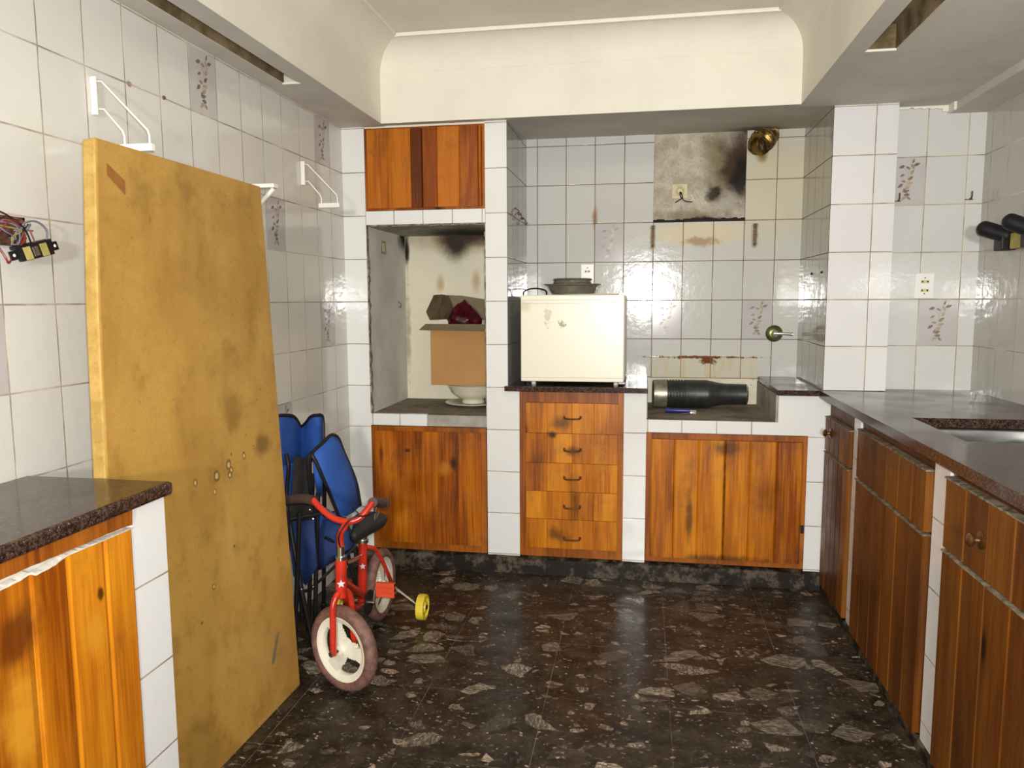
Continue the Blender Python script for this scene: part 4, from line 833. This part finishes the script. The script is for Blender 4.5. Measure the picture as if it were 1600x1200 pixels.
b = MB(); b.tube([bbk, sp0], .0165, 14); fr = b.build('seat_tube', M['red'], t, smooth=True)
star(bbk.lerp(sp0, .62)+toC*.0158, toC, .012, fr)
b = MB(); b.tube([hd0.lerp(hd1, .35), bbk+Vector((.004, 0, .022))], .0145, 12); b.build('down_tube', M['red'], t, smooth=True)
b = MB(); b.tube([hd0+Vector((0, 0, .006)), Vector((-.995, 2.42, .205)), bbk+Vector((0, 0, -.010))], .012, 12, 3); b.build('lower_tube', M['red'], t, smooth=True)
b = MB(); b.tube([hd1-Vector((0, 0, .02)), sp0-Vector((0, 0, .05))], .007, 8); b.build('top_rod', M['chrome'], t, smooth=True)
b = MB()
for s in (1, -1): b.tube([sp0-Vector((0, 0, .02)), sp0+Vector((s*.030, .06, -.05)), cr+Vector((s*.044, 0, .02)), cr+Vector((s*.044, 0, 0))], .008, 10, 4); b.tube([bbk, bbk+Vector((s*.030, .04, 0)), cr+Vector((s*.044, 0, 0))], .008, 10, 3)
b.build('rear_stays', M['red'], t, smooth=True)
b = MB(); b.tube([cr-nr*.065, cr+nr*.065], .005, 8); b.tube([cr+nr*.048, cr+nr*.056], .011, 6); b.tube([cr-nr*.056, cr-nr*.048], .011, 6); b.build('axle', M['chrome'], t)
b = MB(); b.tube([sp0, sp0+Vector((0, 0, .012))], .022, 16); b.tube([sp0+Vector((0, 0, .012)), sp0+Vector((0, 0, .022))], .018, 16); b.tube([sp0, sp0+Vector((0, 0, .060))], .0125, 12); b.build('seat_post', M['chrome'], t, smooth=True)
# saddle
b = MB(); sc_ = sp0+Vector((0.012, -.01, .058)); rings = []
for i in range(11):
    u = i/10; y = -.12+.22*u; wdt = .022+.058*(max(0, u-.2)/.8)**1.1; h = .034+.030*u; top = sc_.z+.020+.020*u
    if i in (0, 10): wdt *= .5; h *= .5
    rings.append([(sc_.x+wdt*math.cos(a), sc_.y+y, top-.016+(.016 if math.sin(a) > 0 else h*.9)*math.sin(a)) for a in [2*math.pi*k/16 for k in range(16)]])
b.loft(rings); b.build('saddle', M['blkr'], t, smooth=True, sub=1)
# crank, pedals, chain wheel
b = MB(); b.lathe([(.01, -.002), (.045, -.002), (.047, 0), (.045, .002), (.01, .002)], bbk+Vector((.028, 0, 0)), (1, 0, 0), 28); b.build('chain_ring', M['blk'], t)
b = MB(); b.tube([bbk-Vector((.05, 0, 0)), bbk+Vector((.05, 0, 0))], .008, 10); b.tube([bbk+Vector((.045, 0, 0)), bbk+Vector((.047, .01, .045))], .007, 8); b.tube([bbk-Vector((.045, 0, 0)), bbk+Vector((-.047, -.01, -.045))], .007, 8); b.build('crank', M['chrome'], t, smooth=True)
def pedal(c):
    b = MB()
    for dz in (-.020, .0, .020): b.box((c.x-.036, c.y-.010, c.z+dz-.0075), (c.x+.036, c.y+.010, c.z+dz+.0075))
    b.box((c.x-.036, c.y-.008, c.z-.026), (c.x-.028, c.y+.012, c.z+.026)); b.box((c.x+.028, c.y-.008, c.z-.026), (c.x+.036, c.y+.012, c.z+.026)); b.box((c.x-.03, c.y-.004, c.z-.024), (c.x+.03, c.y+.006, c.z+.024)); b.build('pedal', M['redD'], t, bevel=.002)
pedal(Vector((-.932, 2.595, .208))); pedal(Vector((-1.108, 2.575, .115)))
# stabilisers
for s in (1, -1):
    wc = Vector((-.853 if s > 0 else -1.20, 2.80, .051 if s < 0 else .062)); b = MB(); b.lathe([(.006, -.016), (.020, -.017), (.022, -.010), (.036, -.008), (.040, -.016), (.050, -.015), (.0515, 0), (.050, .015), (.040, .016), (.036, .008), (.022, .010), (.020, .017), (.006, .016)], wc, (1, 0, 0), 32)
    sw_ = b.build('stabiliser_wheel', M['yel'], t, smooth=True)
    b = MB(); b.lathe([(.009, 0), (.009, .004), (.003, .006)], wc+Vector((.016, 0, 0)), (1, 0, 0), 10); b.build('hub_cap', M['blk'], sw_)
    b = MB(); b.tube([cr+Vector((s*.055, 0, 0)), cr+Vector((s*.075, 0, -.02)), wc-Vector((s*.01, 0, 0))], .005, 8, 3); b.build('stabiliser_arm', M['chrome'], t, smooth=True)
# cable
b = MB(); b.tube([aY(588, 800, 2.35), aY(572, 806, 2.28), aY(553, 808, 2.25), aY(538, 822, 2.24), aY(529, 845, 2.24), aY(545, 885, 2.32), aY(556, 915, 2.42)], .0028, 6, 6); b.build('cable', M['blk'], t, smooth=True)
# ------------------------------------------------------------------ folded camping chairs
def cloth(pts, mat, name, par, th=.006):
    b = MB(); b.sheet(pts); return b.build(name, M[mat], par, solid=th, smooth=True)
def edge(path, par, r=.007, name='piping', sm=4, mat='blk'):
    b = MB(); b.tube(path, r, 8, sm); return b.build(name, M[mat], par, smooth=True)
t = thing('folding_chair', (-1.3, 2.62, 0), 'folded blue camping chair standing upright against the wall, half hidden by the board', 'chair')
cols = [(434, 2.57), (442, 2.60), (457, 2.65), (464, 2.73), (470, 2.77), (478, 2.76), (486, 2.74), (495, 2.73), (504, 2.76)]
tops = [650, 649, 650, 657, 667, 661, 651, 649, 652]; G = []
for fr_ in (0, .25, .5, .75, 1):
    G.append([aY(x+(3*fr_ if i > 5 else 0), y+fr_*(722-y)+(6*fr_ if i < 3 else 0), Y) for i, ((x, Y), y) in enumerate(zip(cols, tops))])
cloth(G, 'blue', 'backrest', t)
edge([G[0][i] for i in range(9)]+[G[2][8], G[4][8]], t)
cloth([[aY(442, 728, 2.60), aY(459, 722, 2.63)], [aY(444, 760, 2.58), aY(456, 765, 2.61)], [aY(447, 790, 2.57), aY(451, 795, 2.58)]], 'blue', 'side_flap', t)
cloth([[aY(457, 712, 2.66), aY(472, 716, 2.70), aY(486, 714, 2.66)], [aY(455, 760, 2.64), aY(470, 762, 2.68), aY(487, 765, 2.66)], [aY(448, 815, 2.60), aY(470, 818, 2.66), aY(490, 815, 2.64)]], 'mesh', 'net_pocket', t)
cloth([[aY(450, 812, 2.56), aY(468, 816, 2.58), aY(490, 812, 2.56)], [aY(455, 860, 2.52), aY(478, 862, 2.60), aY(493, 856, 2.56)], [aY(460, 900, 2.52), aY(478, 914, 2.60), aY(496, 885, 2.58)]], 'blueD', 'seat', t)
edge([aY(447, 709, 2.57), aY(451, 730, 2.56), aY(448, 770, 2.56), aY(450, 830, 2.54)], t, .008, 'arm_strap')
edge([aY(452, 812, 2.54), aY(462, 870, 2.52), aY(472, 925, 2.50), aY(488, 1000, 2.50)+Vector((0, 0, 0))], t, .0085, 'leg', 2)
def leg(p0, p1, t, name='leg', r=.0085, mat='blk'):
    p0 = Vector(p0); p1 = Vector(p1); b = MB(); b.tube([p0, p1], r, 10); b.lathe([(r*1.45, 0), (r*1.45, .022), (r, .026)], p1, (p0-p1), 12); b.build(name, M[mat], t, smooth=True)
leg(aY(489, 740, 2.66), (-1.275, 2.66, .002), t); leg(aY(450, 800, 2.50), (-1.285, 2.50, .002), t); leg(aY(468, 800, 2.46), (-1.232, 2.45, .002), t); leg(aY(458, 730, 2.72), (-1.34, 2.74, .002), t)
b = MB(); b.tube([aY(450, 812, 2.52), aY(482, 806, 2.56), aY(500, 803, 2.60)], .0075, 8); b.build('cross_bar', M['blk'], t, smooth=True)
b = MB(); b.tube([aY(462, 925, 2.50), aY(486, 922, 2.58)], .006, 8); b.build('cross_bar', M['blk'], t, smooth=True)
for x, y, Y in ((484, 797, 2.53), (489, 811, 2.55), (471, 921, 2.49)):
    b = MB(); b.lathe([(.005, 0), (.004, .004), (.001, .005)], aY(x, y, Y), (0.3, -1, 0), 10); b.build('rivet', M['chrome'], t)
t = thing('folding_chair', (-1.2, 2.85, 0), 'folded blue camping chair leaning right, its wide blue panel behind the bicycle', 'chair')
G = [[aY(488, 708, 2.56), aY(502, 694, 2.61), aY(517, 680, 2.68), aY(526, 682, 2.73), aY(531, 690, 2.76)],
     [aY(494, 722, 2.56), aY(508, 708, 2.61), aY(524, 697, 2.68), aY(532, 699, 2.74), aY(536, 704, 2.77)],
     [aY(506, 750, 2.58), aY(520, 738, 2.63), aY(536, 728, 2.70), aY(543, 726, 2.75), aY(547, 729, 2.79)],
     [aY(518, 778, 2.62), aY(531, 770, 2.66), aY(545, 762, 2.72), aY(552, 757, 2.78), aY(557, 756, 2.81)],
     [aY(529, 806, 2.66), aY(541, 806, 2.69), aY(552, 800, 2.74), aY(559, 793, 2.80), aY(563, 790, 2.83)]]
cloth(G, 'blue', 'backrest', t)
edge([G[4][0], G[3][0], G[2][0], G[1][0], G[0][0], G[0][1], G[0][2], G[0][3], G[0][4], G[1][4], G[2][4], G[3][4], G[4][4]], t, .007)
cloth([[aY(488, 712, 2.60), aY(496, 728, 2.60)], [aY(491, 745, 2.60), aY(504, 752, 2.62)], [aY(495, 772, 2.62), aY(503, 776, 2.63)]], 'blue', 'side_flap', t)
cloth([[aY(488, 800, 2.78), aY(508, 800, 2.78), aY(530, 806, 2.78), aY(541, 808, 2.78)], [aY(482, 835, 2.74), aY(508, 838, 2.74), aY(534, 832, 2.76), aY(552, 838, 2.78)], [aY(490, 862, 2.72), aY(510, 870, 2.72), aY(532, 864, 2.74), aY(555, 852, 2.78)], [aY(498, 890, 2.74), aY(505, 888, 2.74), aY(522, 876, 2.75), aY(548, 858, 2.78)]], 'blueD', 'seat', t)
edge([aY(530, 806, 2.77), aY(545, 826, 2.76), aY(556, 850, 2.77), aY(525, 880, 2.73)], t, .006)
cloth([[aY(496, 785, 2.77), aY(528, 806, 2.77)], [aY(492, 800, 2.77), aY(505, 812, 2.76)], [aY(483, 832, 2.74), aY(492, 846, 2.74)]], 'blue', 'side_flap', t)
edge([aY(487, 708, 2.56), aY(483, 718, 2.55), aY(485, 760, 2.57), aY(493, 800, 2.60)], t, .0085, 'arm_strap')
leg(aY(497, 770, 2.62), (-1.24, 2.64, .002), t); leg(aY(507, 745, 2.76), (-1.30, 2.86, .002), t); leg(aY(520, 800, 2.84), (-1.23, 2.94, .002), t)
b = MB(); b.tube([aY(508, 840, 2.72), aY(552, 862, 2.80)], .0065, 8); b.build('cross_bar', M['blk'], t, smooth=True)
leg(aY(558, 852, 2.72), aY(484, 922, 2.70), t, 'grey_bar', .0055, 'steel')
leg(aY(527, 800, 2.90), (-1.19, 2.98, .002), t)
b = MB(); b.tube([aY(541, 782, 2.76), aY(553, 795, 2.73), aY(560, 802, 2.73)], .0022, 6, 4); b.build('cord', M['blk'], t, smooth=True)
